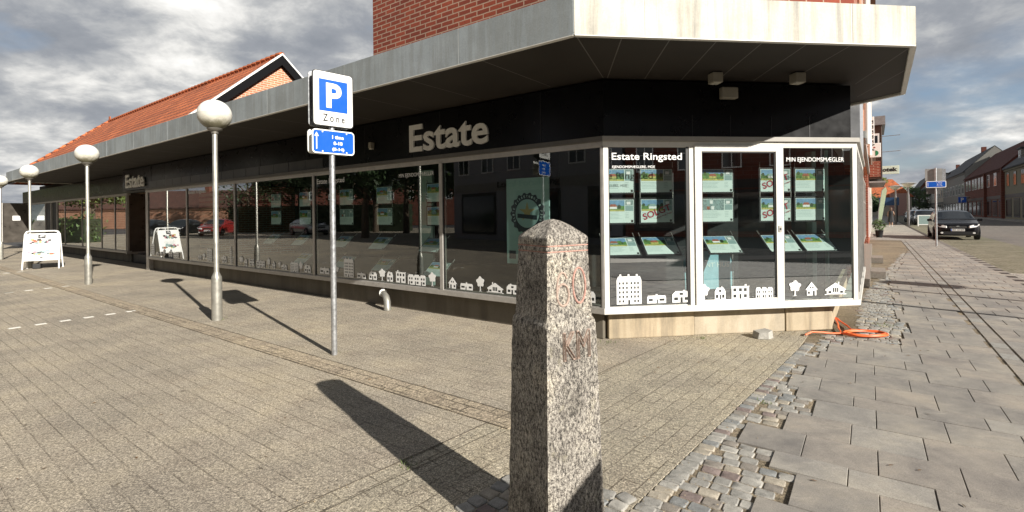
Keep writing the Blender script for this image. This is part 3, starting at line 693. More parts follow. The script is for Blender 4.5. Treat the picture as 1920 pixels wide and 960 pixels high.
bay(FL, 31.2, 34.9, mull=.05, fm=M_alud, face=-.53, z0=.41, z1=2.4)
m = MB(); m.box(FL, 35.2, 35.35, -.6, .5, .35, 2.5, M_steel); m.box(FL, 35.14, 35.2, -.2, .1, 1.55, 1.8, M_white); m.build('steel_end_panel', shop)
m = MB(); m.box(FL, 34.95, 35.19, .5, .62, .3, 2.5, M_alud); m.build('end_post', shop)
# interior shell
m = MB()
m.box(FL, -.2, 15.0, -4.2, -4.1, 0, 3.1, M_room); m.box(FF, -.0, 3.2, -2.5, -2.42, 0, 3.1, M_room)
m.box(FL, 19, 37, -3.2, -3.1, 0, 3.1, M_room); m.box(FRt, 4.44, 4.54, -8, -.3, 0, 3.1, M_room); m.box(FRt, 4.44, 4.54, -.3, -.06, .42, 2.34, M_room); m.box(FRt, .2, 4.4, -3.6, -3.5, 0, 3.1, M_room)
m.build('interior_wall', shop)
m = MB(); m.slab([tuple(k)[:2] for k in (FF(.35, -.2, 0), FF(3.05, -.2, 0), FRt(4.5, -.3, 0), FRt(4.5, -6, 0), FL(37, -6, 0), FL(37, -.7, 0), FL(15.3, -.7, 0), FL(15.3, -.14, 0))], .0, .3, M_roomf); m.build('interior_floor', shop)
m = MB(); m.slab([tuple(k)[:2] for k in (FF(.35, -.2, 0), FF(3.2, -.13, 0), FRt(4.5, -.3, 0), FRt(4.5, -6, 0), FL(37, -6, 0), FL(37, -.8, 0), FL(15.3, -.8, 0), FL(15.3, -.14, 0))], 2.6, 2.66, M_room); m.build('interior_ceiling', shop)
# pale curtain-like columns and screens seen inside
M_pcol = S('pale_green_screen', (.34, .44, .40), .7, var=.06)
m = MB(); m.box(FL, 3.62, 3.95, -.75, -.70, .32, 2.35, M_pcol); m.build('interior_screen', shop)
m = MB(); m.box(FF, 3.02, 3.08, -.5, -.38, .32, 2.35, M_pcol); m.box(FF, 3.14, 3.155, -.3, -.25, .32, 2.35, M_pcol); m.build('interior_screen', shop)
# canopy: soffit slab, seams, fascia panels
can_pts = [C1-NL*.03-NF*.03, C2-NF*.03-NR*.03, C3-NR*.05-DR*.04, C4-DR*.06, FRt(1.7, -.9, 0), FL(26.5, -.9, 0), C1+DL*26.85-NL*.04]
m = MB(); m.slab([tuple(k)[:2] for k in can_pts], 3.185, 3.50, M_soff); m.build('soffit', shop)
m = MB()
def seam(p0, p1, wd=.012, z=3.183):
    d = (p1-p0).normalized(); n_ = V2(-d.y, d.x)*wd/2
    m.add([(*(p0-n_)[:2], z), (*(p1-n_)[:2], z), (*(p1+n_)[:2], z), (*(p0+n_)[:2], z)], [(0, 1, 2, 3)], M_seam)
SA = FF(.03, -bo, 0)
seam(C1, SA); 
for k in range(1, 8): seam(C1+DF*(k*.47)+NF*-.04, SA+DF*(k*.47-.42 if k > 0 else 0)) if k < 7 else None
for k in range(1, 24):
    p_ = C1+DL*(k*1.17); seam(p_-NL*.04, p_-NL*1.47)
seam(C2, FRt(.1, .0, 0)); seam(C2+DR*1.1-NR*.03, FRt(1.0, 0, 0))
m.build('soffit_seams', shop, recalc=False)
def fascia(p0, p1, nv, z0=3.162, z1=3.547, joints=(), depth=.05, mat=None):
    mat = mat or M_fasc
    """separate cladding panels with a thin gap, and a drip edge"""
    L_ = (p1-p0).length; d = (p1-p0).normalized(); T = Fr(p0, d, nv); ss = [0]+list(joints)+[L_]
    for i in range(len(ss)-1):
        q = MB(); q.box(T, ss[i]+.004, ss[i+1]-.004, -depth, 0, z0, z1, mat); q.build('fascia_panel', shop, bevel=.003)
    q = MB()
    for s_ in joints: q.box(T, s_-.006, s_+.006, -.03, -.004, z0, z1, M_alu)
    q.box(T, .01, L_-.01, -.045, .004, z0-.008, z0, M_alu); q.build('drip_edge', shop)
fascia(C1, C1+DL*26.9, NL, joints=(1.402, 3.44, 5.444, 7.45, 9.49, 11.5, 13.5, 15.5, 17.5, 19.5, 21.5, 23.5, 25.5), mat=M_fascl)
fascia(C1, C2, NF, joints=(.66, 2.752))
fascia(C2, C3, NR, joints=(1.25,)); 
n4 = (C4-C3).normalized(); fascia(C3, C4, V2(n4.y, -n4.x))
fascia(C1+DL*26.9, FL(26.6, -.9, 0), DL)
# upper storey
up = [FL(4.295, -.0, 0), A, B, FRt(14, 0, 0), FRt(14, -8, 0), FL(4.295, -8, 0)]
m = MB(); m.box(FL, 0.0, 4.295, -8, 0, 3.5, 9.5, M_brk); m.build('upper_wall', shop)
m = MB(); m.box(FF, .0, 3.335, -5, .0, 3.5, 9.5, M_brkf); m.build('upper_wall', shop)
m = MB(); m.box(FRt, 0, 1.7, -7, .0, 3.5, 9.5, brickwall('red_brick_right', DR, (.30, .062, .030), (.20, .040, .022), (.42, .30, .22))); m.build('upper_wall', shop)
m = MB(); m.box(FL, 4.3, 37, -8, -1.3, 3.3, 3.52, M_soff); m.build('flat_roof', shop)
m = MB()
for s_ in (.55, 2.05):
    m.box(FF, s_, s_+.95, -.02, .012, 4.35, 5.6, M_wdirty); m.box(FF, s_+.07, s_+.44, .012, .016, 4.42, 5.53, M_wglass); m.box(FF, s_+.51, s_+.88, .012, .016, 4.42, 5.53, M_wglass)
m.build('upper_window', shop)
# lettering on the band
m = MB(); text(m, FL, 'Estate', 3.42, 1.78, 2.565, 3.0, -bo, .03, M_lett, bold=.02); m.build('fascia_letters', shop)
m = MB(); text(m, FL, 'Estate', 17.02, 15.36, 2.55, 2.98, -.0, .03, M_lett, bold=.02); m.box(FL, 14.9, 17.5, -.2, -.03, 2.478, 3.15, M_band); m.build('fascia_letters', shop)
# lettering on the glass
gt = [(FF, 'Estate Ringsted', .11, .995, 2.165, 2.275, .008, f1), (FF, 'EJENDOMSMÆGLERE, MDE', .115, .65, 2.082, 2.122, .0, f1), (FF, 'MIN EJENDOMSMÆGLER', 2.375, 3.165, 2.155, 2.225, .0, f3),
      (FL, 'Estate Ringsted', 6.05, 5.17, 2.15, 2.27, .004, bays[1]), (FL, 'MIN EJENDOMSMÆGLER', 3.67, 2.86, 2.155, 2.235, .0, bays[1]), (FL, 'Estate Ringsted', 12.09, 11.04, 2.17, 2.28, .004, bays[3])]
for T, tt, a0, a1, c0, c1, bb, par in gt:
    m = MB(); text(m, T, tt, a0, a1, c0, c1, .003, .0015, M_white, bold=bb); m.build('glass_lettering', par, recalc=False)
# outlet pipe under the sill, loose light fittings
m = MB(); pc_ = FL(3.84, .12, 0); m.tube([FL(4.06, .04, .25), FL(3.98, .08, .245), FL(3.90, .11, .21), FL(3.85, .13, .14), FL(3.83, .14, .05), FL(3.83, .14, 0.004)], [.05, .048, .055, .056, .058, .062], M_pole, 14); m.tube([FL(4.09, .03, .25), FL(4.06, .04, .25)], .066, M_wdirty, 14); m.build('outlet_pipe', shop, smooth=True)
# soffit fittings
M_fix = S('cream_fitting', (.42, .40, .34), .5, var=.1); M_lens = S('fitting_lens', (.6, .58, .5), .2, var=0)
M_fix = S('beige_fitting', (.27, .25, .20), .5, var=.1)
for (x_, y_, lab) in ((2.40, 5.75, 'cream box spotlight under the canopy front, nearer the middle pane'), (3.39, 5.80, 'cream box spotlight under the canopy front, nearer the right corner')):
    t_ = thing('spotlight_box', lab, 'light fitting', (x_, y_, 3.06), group='box spotlights under the canopy'); T = Fr((x_, y_, 0), DF, NF)
    m = MB(); m.box(T, -.062, .062, -.062, .062, 3.055, 3.17, M_fix); m.build('housing', t_, bevel=.006)
    m = MB(); m.box(T, -.05, .05, -.05, .05, 3.172, 3.184, M_black); m.build('mounting_plate', t_)
    m = MB(); m.box(T, -.045, .045, -.045, .045, 3.049, 3.055, M_lens); m.build('lens', t_)
t_ = thing('wall_floodlight', 'small square cream floodlight on the black band above the middle pane', 'floodlight', tuple(FF(1.55, .1, 2.95)))
m = MB(); m.box(FF, 1.47, 1.68, .03, .11, 2.93, 3.07, M_fix); m.build('housing', t_, bevel=.012)
m = MB(); m.box(FF, 1.54, 1.61, -.034, .03, 2.97, 3.03, M_black); m.build('bracket', t_)
t_ = thing('wall_lamp', 'tiny cream lamp box on the black band beside the big grey letters', 'wall lamp', tuple(FL(4.35, .0, 2.7)))
m = MB(); m.box(FL, 4.33, 4.40, -.03, .05, 2.72, 2.82, M_fix); m.build('housing', t_, bevel=.006)
m = MB(); m.box(FL, 4.34, 4.39, -.02, .04, 2.70, 2.718, M_lens); m.build('lens', t_)
t_ = thing('ceiling_spotlight', 'small round spotlight recessed in the left soffit behind the parking sign', 'light fitting', tuple(FL(3.9, 1.0, 3.15)))
m = MB(); m.lathe(FL(3.9, 1.0, 3.13), [(.03, 0), (.06, .01), (.065, .045), (.05, .054)], M_fix, 20); m.build('housing', t_, smooth=True)
# ------------------------------------------------------------------ listing sheets in the windows
M_leaf = S('leaf_green', (.055, .10, .022), .6, var=.45, nscale=3); M_leaf2 = S('leaf_dark_green', (.028, .055, .016), .6, var=.5, nscale=3)
M_sheet = S('lit_listing_paper', (.66, .76, .72), .6, var=.03)
M_pnavy = S('print_sky_blue', (.15, .29, .44), .6, var=.25, nscale=30); M_pgreen = S('print_green', (.10, .22, .05), .6, var=.6, nscale=40); M_pyel = S('print_ochre', (.45, .42, .12), .6, var=.4, nscale=50)
M_pgrey = S('print_grey', (.22, .30, .29), .6, var=.6, nscale=50); M_ptxt = S('print_text_grey', (.25, .36, .35), .6, var=0); M_pred = S('print_roof_red', (.35, .10, .05), .6, var=.3, nscale=40)
M_stamp = S('sold_red', (.36, .02, .04), .6, var=.05)
def listing(variant, sold=False):
    t_ = thing('listing_display', 'x', 'display', group='property listing sheets hung in the shop windows')
    m = MB(); T = LOC; m.box(T, -.235, .235, -.012, 0, -.17, .17, M_black); m.build('holder', t_, bevel=.003)
    m = MB(); m.quad([T(-.213, .003, -.148), T(.213, .003, -.148), T(.213, .003, .148), T(-.213, .003, .148)], M_sheet)
    rnd = random.Random(variant)
    # main photo
    x0, x1, y0, y1 = -.205, .09, .0, .142; e = .0036
    if variant % 5 == 4:
        m.quad([T(x0, e, y0), T(x1, e, y0), T(x1, e, y1), T(x0, e, y1)], M_pgrey)
        for k in range(7): a_ = rnd.uniform(x0, x1-.05); b_ = rnd.uniform(y0, y1-.05); m.quad([T(a_, e+.0004+k*.0001, b_), T(a_+.04, e+.0004+k*.0001, b_), T(a_+.04, e+.0004+k*.0001, b_+.045), T(a_, e+.0004+k*.0001, b_+.045)], rnd.choice([M_white, M_pyel, M_ptxt, M_pred]))
    else:
        hz = y0+.06+rnd.uniform(-.01, .02)
        m.quad([T(x0, e, hz), T(x1, e, hz), T(x1, e, y1), T(x0, e, y1)], M_pnavy)
        pts = [T(x0, e+.0004, y0), T(x1, e+.0004, y0)]+[T(x1-(x1-x0)*k/12, e+.0004, hz+rnd.uniform(-.004, .03)) for k in range(13)]
        m.quad(pts, M_pgreen)
        a_ = x0+rnd.uniform(.05, .12); m.prism(T, [(a_, y0+.03), (a_+.1, y0+.03), (a_+.1, y0+.06), (a_+.08, y0+.085), (a_+.02, y0+.085), (a_, y0+.06)], e+.0006, e+.001, rnd.choice([M_white, M_pyel, M_pgrey]))
        m.prism(T, [(a_-.008, y0+.058), (a_+.108, y0+.058), (a_+.08, y0+.09), (a_+.02, y0+.09)], e+.001, e+.0014, rnd.choice([M_pred, M_ptxt]))
        for q in range(9):
            cx_ = rnd.uniform(x0+.02, x1-.02); cz_ = hz+rnd.uniform(-.02, .02); rr = rnd.uniform(.01, .026)
            if abs(cx_-a_-.05) > .06: m.quad([T(max(x0, min(x1, cx_+rr*math.cos(w2))), e+.0005+q*.00001, max(y0, min(y1, cz_+rr*1.1*math.sin(w2)))) for w2 in [k*math.pi/4 for k in range(8)]], rnd.choice([M_leaf, M_leaf2, M_pgreen]))
        m.quad([T(x0, e+.0007, y0), T(x1, e+.0007, y0), T(x1, e+.0007, y0+.018), T(x0, e+.0007, y0+.025)], M_pyel)
    for k in range(2): m.quad([T(.1, e, .075-.072*k), T(.205, e, .075-.072*k), T(.205, e, .142-.072*k), T(.1, e, .142-.072*k)], [M_pgrey, M_ptxt][k])
    m.quad([T(.12, e+.0005, .085), T(.17, e+.0005, .085), T(.17, e+.0005, .12), T(.12, e+.0005, .12)], M_white)
    for k in range(5): m.quad([T(-.2, e, -.02-.018*k), T(rnd.uniform(-.05, .08), e, -.02-.018*k), T(.0, e, -.0235-.018*k), T(-.2, e, -.0235-.018*k)], M_ptxt)
    for k in range(4): m.quad([T(.1, e, -.02-.02*k), T(.15, e, -.02-.02*k), T(.15, e, -.024-.02*k), T(.1, e, -.024-.02*k)], M_ptxt)
    m.quad([T(.175, e, -.142), T(.205, e, -.142), T(.205, e, -.112), T(.175, e, -.112)], M_black)
    m.build('printed_sheet', t_, recalc=False)
    m = MB()
    for sx in (-.22, .22): m.box(T, sx-.003, sx+.003, -.008, .004, .17, .24, M_alud)
    m.build('hanger', t_)
    if sold:
        m = MB(); ca, sa = math.cos(R(20)), math.sin(R(20))
        T2 = lambda a_, b_, c_: T(a_*ca-c_*sa, b_, a_*sa+c_*ca)
        text(m, T2, 'SOLGT', -.20, .19, -.055, .03, .006, .001, M_stamp, bold=.02); text(m, T2, 'tilsvarende søges', -.04, .19, -.1, -.075, .006, .001, M_stamp, bold=.005); m.build('sold_stamp', t_, recalc=False)
    return t_
protos = [listing(k) for k in range(5)]; sproto = listing(11, True)
used = set()
def put_listing(pr, loc, d, n_, tilt, label, sx=1.0):
    r_ = pr if pr.name not in used else dup(pr, (0, 0, 0))
    used.add(pr.name); r_['label'] = label
    zx = Vector(d); yy = -Vector(n_)      # local +y points away from viewer
    Rm = Matrix((zx, yy, UP)).transposed().to_4x4()
    r_.matrix_basis = Matrix.Translation(loc) @ Rm @ Matrix.Rotation(tilt, 4, 'X')
cols = [(.296, 'leftmost'), (.817, 'second'), (1.648, 'third'), (2.468, 'fourth'), (2.968, 'rightmost')]
rows = [(1.96, 'upper'), (1.573, 'middle')]
k = 0
for ci, (cs, cn) in enumerate(cols):
    for ri, (rz_, rn) in enumerate(rows):
        sold = (ci == 1 and ri == 1) or ci == 3
        pr = sproto if sold else protos[4 if (ci == 2 and ri == 1) else (k*2+ri) % 4]; k += 1
        put_listing(pr, FF(cs, -.35, rz_), DF, NF, 0, f'{"sold" if sold else "upright"} property sheet, {rn} row, {cn} column behind the sunlit front panes')
    put_listing(protos[(ci*3+1) % 4], FF(cs+.0, -.25, 1.13), DF, NF, R(-48), f'tilted property sheet, lowest row, {cn} column behind the sunlit front panes')
lcols = [(3.22, 'nearest'), (4.545, 'second'), (5.69, 'third'), (7.15, 'fourth'), (8.35, 'fifth')]
for ci, (cs, cn) in enumerate(lcols):
    for ri, (rz_, rn) in enumerate([(1.925, 'upper'), (1.54, 'middle')]):
        put_listing(protos[(ci+ri*2) % 5], FL(cs, -.4, rz_), -DL, NL, 0, f'shaded property sheet, {rn} row, {cn} column from the corner, long facade')
    put_listing(protos[(ci+1) % 4], FL(cs, -.3, 1.06), -DL, NL, R(-48), f'shaded tilted sheet, third row, {cn} column from the corner, long facade')
    if ci < 4: put_listing(protos[(ci+3) % 4], FL(cs-.15, -.25, .68), -DL, NL, R(-50), f'shaded tilted sheet, bottom row, {cn} column from the corner, long facade')
# emblem poster
t_ = thing('emblem_poster', 'pale green poster with dark round star seal behind the left facade glass near the milestone', 'poster', tuple(FL(1.38, -.4, .85)))
m = MB(); m.box(FL, 1.02, 1.76, -.42, -.40, .83, 2.07, S('poster_green', (.30, .42, .39), .7, var=.05)); m.build('poster_sheet', t_)
M_nav = S('poster_dark_seal', (.012, .02, .028), .6, var=0)
m = MB()
pts = [(1.39+(.29+.014*math.cos(18*q))*math.cos(q), 1.56+(.29+.014*math.cos(18*q))*math.sin(q)) for q in [2*math.pi*i/108 for i in range(108)]]
m.prism(FL, pts, -.40, -.398, M_nav)
m.prism(FL, [(1.39+.205*math.cos(2*math.pi*i/48), 1.56+.205*math.sin(2*math.pi*i/48)) for i in range(48)], -.398, -.3965, S('poster_inner', (.28, .40, .38), .7, var=.03))
m.build('seal', t_)
m = MB(); M_gold = S('star_gold', (.36, .27, .10), .5, var=.1)
m.prism(FL, [(1.39+(.15 if i % 2 == 0 else .05)*math.sin(math.pi*i/5), 1.58+(.15 if i % 2 == 0 else .05)*math.cos(math.pi*i/5)) for i in range(10)], -.3965, -.395, M_gold)
m.prism(FL, [(1.56, 1.5), (1.22, 1.47), (1.22, 1.53), (1.56, 1.56)], -.395, -.3935, M_nav); m.build('star', t_)
m = MB(); s_ = 'ELITE FORRETNING I FJOR'
for i, chh in enumerate(s_):
    if chh == ' ': continue
    th = R(205-i*10.4); c0_ = (math.cos(th), math.sin(th))
    def TT(a_, b_, c_, th=th): 
        # a tangential, c radial; left facade runs mirrored
        x = (.228+c_)*math.cos(th)+a_*math.sin(th); y = (.228+c_)*math.sin(th)-a_*math.cos(th)
        return FL(1.39-x, b_, 1.56+y)
    text(m, TT, chh, -.011, .011, 0, .034, -.398, .001, S('poster_lettering', (.5, .6, .56), .6, var=0), bold=.01)
m.box(FL, 1.60, 1.72, -.40, -.398, .90, 1.02, M_nav); m.build('seal_lettering', t_, recalc=False)
# open house flag inside
t_ = thing('open_house_banner', 'pale blue cloth banner low behind the middle front pane', 'banner', tuple(FF(1.7, -.5, .45)))
m = MB(); M_cy = S('pale_blue_cloth', (.30, .55, .62), .8, var=.12); M_cyl = S('pale_letter', (.62, .78, .74), .7, var=0)
m.prism(FF, [(1.32, .5), (1.98, .5), (2.02, .78), (1.94, 1.0), (1.5, 1.02), (1.3, .9)], -.62, -.60, M_cy); m.build('cloth', t_)
m = MB(); text(m, FF, 'ÅBENT HUS', 1.43, 1.95, .80, .88, -.60, .003, M_cyl, bold=.01); m.build('banner_lettering', t_, recalc=False)
m = MB(); m.tube([FF(2.0, -.6, .32), FF(2.0, -.6, 1.02), FF(1.9, -.6, 1.06), FF(1.3, -.6, 1.05)], .008, M_alud); m.build('banner_stand', t_)
# ------------------------------------------------------------------ tiled roof building behind
til = thing('tiled_roof_building', 'long orange pantile roof with pale brick gable rising behind the flat canopy', 'building', (-12, 19, 0))
Rg = V2(-7.764, 16.7); RZ = 7.064; RUN = 4.0; TA = math.tan(R(41.5)); FT = Fr(Rg, DL, DR*1.0)
M_tiles = tilemat('orange_pantiles', (DL.x, DL.y), (.62, .175, .058), (.38, .10, .036), .24, .26)
M_tilesh = tilemat('orange_pantiles_hip', (DR.x, DR.y), (.62, .175, .058), (.38, .10, .036), .24, .26)
M_ybrk = brickwall('salmon_brick', DR, (.50, .19, .10), (.42, .145, .075), (.62, .46, .34), bw=.24, rh=.075, ms=.013)
LE = 18.6; HIP = 3.5; EZ = RZ-RUN*TA
r_ = MB()
def rp(a_, b_, z_): return FT(a_, b_, z_)
th_ = .12
r_.quad([rp(0, 0, RZ), rp(LE, 0, RZ), rp(LE+HIP, -RUN, EZ), rp(0, -RUN, EZ)], M_tiles); r_.quad([rp(0, 0, RZ), rp(LE, 0, RZ), rp(LE+HIP, RUN, EZ), rp(0, RUN, EZ)], M_tiles)
r_.quad([rp(LE, 0, RZ), rp(LE+HIP, -RUN, EZ), rp(LE+HIP, RUN, EZ)], M_tilesh)
r_.quad([rp(0, 0, RZ-.15), rp(0, -RUN, EZ-.15), rp(LE+HIP, -RUN, EZ-.15), rp(LE, 0, RZ-.15)], M_black)
ro = r_.build('roof', til, recalc=False)
r_ = MB(); pr_ = [rp(-.02+i*.33, 0, RZ+.03) for i in range(57)]
for i in range(56): r_.tube([rp(-.02+i*.332, 0, RZ+.015), rp(.3+i*.332, 0, RZ+.045)], .085, M_tilesh, 8)
for i in range(14): 
    f0 = i/14; f1_ = (i+.95)/14
    for sg in (-1, 1): r_.tube([rp(LE+HIP*f0, sg*RUN*f0, RZ-RUN*TA*f0), rp(LE+HIP*f1_, sg*RUN*f1_, RZ-RUN*TA*f1_+.03)], .08, M_tilesh, 7)
r_.tube([rp(LE-.1, 0, RZ), rp(LE-.1, 0, RZ+.28)], .05, M_tilesh, 8)
r_.build('ridge_tiles', ro, smooth=True)
r_ = MB(); M_bb = S('black_bargeboard', (.006, .006, .007), .8, spec=.1, var=.1)
for sg in (-1, 1):
    hh = .26
    r_.add([rp(-.04, 0, RZ-.02), rp(-.04, sg*RUN, EZ-.02), rp(-.04, sg*RUN, EZ-.02-hh), rp(-.04, 0, RZ-.02-hh*1.25), rp(.02, 0, RZ-.02), rp(.02, sg*RUN, EZ-.02), rp(.02, sg*RUN, EZ-.02-hh), rp(.02, 0, RZ-.02-hh*1.25)], [(0, 1, 2, 3), (4, 5, 6, 7), (0, 1, 5, 4), (3, 2, 6, 7), (0, 3, 7, 4), (1, 2, 6, 5)], M_bb)
    r_.add([rp(.02, 0, RZ-.3), rp(.02, sg*RUN, EZ-.26), rp(.11, sg*RUN, EZ-.26), rp(.11, 0, RZ-.3)], [(0, 1, 2, 3)], M_bb)
r_.build('bargeboard', til)
r_ = MB()
for sg in (-1, 1): r_.add([rp(-.07, 0, RZ+.045), rp(-.07, sg*RUN, EZ+.045), rp(-.07, sg*RUN, EZ-.02), rp(-.07, 0, RZ-.02), rp(.1, 0, RZ+.045), rp(.1, sg*RUN, EZ+.045), rp(.1, sg*RUN, EZ-.02), rp(.1, 0, RZ-.02)], [(0, 1, 2, 3), (4, 5, 6, 7), (0, 1, 5, 4), (3, 2, 6, 7), (0, 3, 7, 4), (1, 2, 6, 5)], M_white)
r_.build('verge_trim', til)
r_ = MB(); r_.add([rp(.12, -RUN+.2, 3.40), rp(.12, RUN-.2, 3.40), rp(.12, RUN-.2, EZ), rp(.12, 0, RZ-.3), rp(.12, -RUN+.2, EZ)], [(0, 1, 2, 3, 4)], M_ybrk)
r_.box(FT, .52, LE+HIP-.8, -2.0, RUN-.5, 0, EZ-.05, M_ybrk); r_.build('wall', til)
# ------------------------------------------------------------------ street furniture
# globe lamps
def globe_lamp():
    t_ = thing('globe_lamp', 'x', 'street lamp', group='white globe lamps along the plaza')
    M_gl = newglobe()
    m = MB(); m.lathe((0, 0, 0), [(.073, 0), (.073, .62), (.068, .66), (.040, .72), (.036, .74), (.036, 2.86), (.03, 2.87)], M_pole, 20); m.build('pole', t_, smooth=True)
    m = MB(); m.lathe((0, 0, 0), [(.05, 2.83), (.052, 2.86), (.10, 2.885), (.11, 2.905), (.09, 2.92)], S('lamp_collar', (.16, .15, .13), .5, .4), 24); m.build('collar', t_, smooth=True)
    m = MB(); pf_ = [(.001, 3.345)]
    for k in range(1, 20):
        th = math.pi*k/20; r1 = .235*math.sin(th); z1 = 3.118+.225*math.cos(th)
        if z1 < 2.905: break
        pf_.append((r1, z1))
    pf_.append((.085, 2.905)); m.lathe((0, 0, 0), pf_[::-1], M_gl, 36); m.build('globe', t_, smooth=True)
    m = MB(); m.lathe((0, 0, 0), [(.2365, 3.118), (.2375, 3.125), (.2365, 3.132)], M_gl, 36); m.build('globe_seam', t_, smooth=True)
    m = MB(); m.box(LOC, -.03, .03, .070, .076, .2, .5, M_galv); m.build('service_hatch', t_, bevel=.003)
    return t_
def newglobe():
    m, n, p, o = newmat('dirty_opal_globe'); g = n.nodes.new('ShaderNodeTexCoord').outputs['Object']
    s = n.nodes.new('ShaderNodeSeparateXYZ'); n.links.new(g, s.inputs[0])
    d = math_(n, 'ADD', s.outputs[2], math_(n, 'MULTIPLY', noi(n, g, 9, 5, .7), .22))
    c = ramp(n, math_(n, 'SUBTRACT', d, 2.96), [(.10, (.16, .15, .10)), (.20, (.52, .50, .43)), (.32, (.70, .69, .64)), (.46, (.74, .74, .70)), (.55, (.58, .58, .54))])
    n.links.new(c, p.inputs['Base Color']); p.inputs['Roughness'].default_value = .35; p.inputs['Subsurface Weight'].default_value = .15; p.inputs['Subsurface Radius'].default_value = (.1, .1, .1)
    return m
gl0 = globe_lamp(); place(gl0, (-4.5, 7.465, 0), R(215)); gl0['label'] = 'nearest and tallest-looking white globe lamp, left of the parking sign'
step = Vector((-5.40, 4.05, 0)); 
dup(gl0, (-10.161, 11.767, 0), R(200), 'second white globe lamp from the parking sign, right of the folding board')
dup(gl0, (-15.6, 15.9, 0), R(190), 'white globe lamp rising directly behind the folding board')
dup(gl0, (-20.3, 19.5, 0), R(190), 'farthest white globe lamp, cut by the left edge of the photo')
# parking sign
pk = thing('parking_sign', 'blue and white parking zone sign on a galvanised post in front of the long facade', 'sign', (-2.012, 5.514, 0), R(45.7))
m = MB(); m.tube([pk.matrix_basis @ Vector((0, 0, z)) for z in (0, 3.1)], .031, M_galv, 16); m.build('post', pk, smooth=True)
TS = Fr(pk.matrix_basis @ Vector((0, 0, 0)), pk.matrix_basis.to_3x3() @ Vector((1, 0, 0)), pk.matrix_basis.to_3x3() @ Vector((0, -1, 0)))
def rrect(a0, a1, c0, c1, r_, n_=6):
    o = []
    for cx_, cz_, st in ((a1-r_, c0+r_, -90), (a1-r_, c1-r_, 0), (a0+r_, c1-r_, 90), (a0+r_, c0+r_, 180)):
        for k in range(n_+1): th = R(st+90*k/n_); o.append((cx_+r_*math.cos(th), cz_+r_*math.sin(th)))
    return o
m = MB(); m.prism(TS, rrect(-.235, .235, 2.55, 3.155, .04), .036, .050, M_black); pfm = m.build('sign_edge', pk)
m = MB(); m.prism(TS, rrect(-.226, .226, 2.558, 3.147, .035), .050, .053, M_wdirty)
pln = m.build('sign_plate', pk)
m = MB(); m.box(TS, -.165, .165, .053, .0545, 2.715, 3.065, M_blue); m.build('blue_panel', pln)
m = MB(); text(m, TS, 'P', -.085, .095, 2.755, 3.03, .0545, .0015, M_wdirty, bold=.035); m.build('letter', pln)
m = MB(); text(m, TS, 'Z o n e', -.125, .13, 2.60, 2.685, .053, .0015, M_black, bold=.022); m.build('letter', pln)
m = MB()
for sx in (-.15, .15):
    for sz in (2.58, 3.125): m.prism(TS, [(sx+.008*math.cos(q), sz+.008*math.sin(q)) for q in [i*math.pi/4 for i in range(8)]], .053, .055, M_galv)
m.build('rivet', pln)
m = MB(); m.prism(TS, rrect(-.245, .245, 2.245, 2.51, .04), .036, .050, M_wdirty); lo_ = m.build('time_plate', pk)
m = MB(); m.prism(TS, rrect(-.232, .232, 2.258, 2.497, .03), .050, .0515, M_blue); m.build('blue_panel', lo_)
m = MB()
for tt, c0, c1, a0, a1 in (('1 time', 2.415, 2.455, -.02, .115), ('8-18', 2.348, 2.386, -.005, .10), ('(8-14)', 2.275, 2.318, -.02, .12)): text(m, TS, tt, a0, a1, c0, c1, .0515, .0012, M_wdirty, bold=.035)
m.box(TS, -.203, -.191, .0515, .0527, 2.29, 2.44, M_wdirty); m.prism(TS, [(-.222, 2.43), (-.172, 2.43), (-.197, 2.475)], .0515, .0527, M_wdirty)
for sx in (-.13, .15):
    for sz in (2.27, 2.485): m.prism(TS, [(sx+.009*math.cos(q), sz+.009*math.sin(q)) for q in [i*math.pi/4 for i in range(8)]], .0515, .0525, M_wdirty)
m.build('lettering', lo_)
m = MB(); m.prism(TS, rrect(-.245, .245, 2.25, 2.515, .04), -.075, -.061, M_wdirty); m.build('rear_time_plate', pk)
m = MB(); m.prism(TS, rrect(-.235, .235, 2.55, 3.155, .04), -.068, -.056, M_galv); m.build('rear_sign_plate', pk)
m = MB()
for z in (2.33, 2.43, 2.68, 3.0): m.box(TS, -.05, .05, -.056 if z > 2.5 else -.061, .036, z, z+.03, M_galv)
m.build('clamp', pk)
# milestone
ms = thing('milestone', 'speckled grey granite kilometre stone with carved reddish 60 at the front of the plaza', 'milestone', (.185, 2.27, 0), R(33))
MI = ms.matrix_basis; MI3 = MI.to_3x3()
prof = [(0, .331), (.12, .327), (.3, .312), (.55, .302), (.8, .291), (1.0, .281), (1.055, .278), (1.073, .272), (1.085, .258), (1.2, .248), (1.3, .240), (1.372, .2335), (1.376, .2335), (1.380, .226), (1.387, .226), (1.391, .2335), (1.402, .2335), (1.405, .226), (1.413, .226), (1.417, .234), (1.44, .232), (1.452, .224), (1.475, .175), (1.5, .115), (1.52, .055), (1.527, .012)]
def densify(pr):
    o = []
    for (z0, s0_), (z1, s1_) in zip(pr, pr[1:]):
        k = max(1, int((z1-z0)/.02))
        for i in range(k): t = i/k; o.append((z0+(z1-z0)*t, s0_+(s1_-s0_)*t))
    return o+[pr[-1]]
vs = []; fs = []; NS = 14; prd = densify(prof)
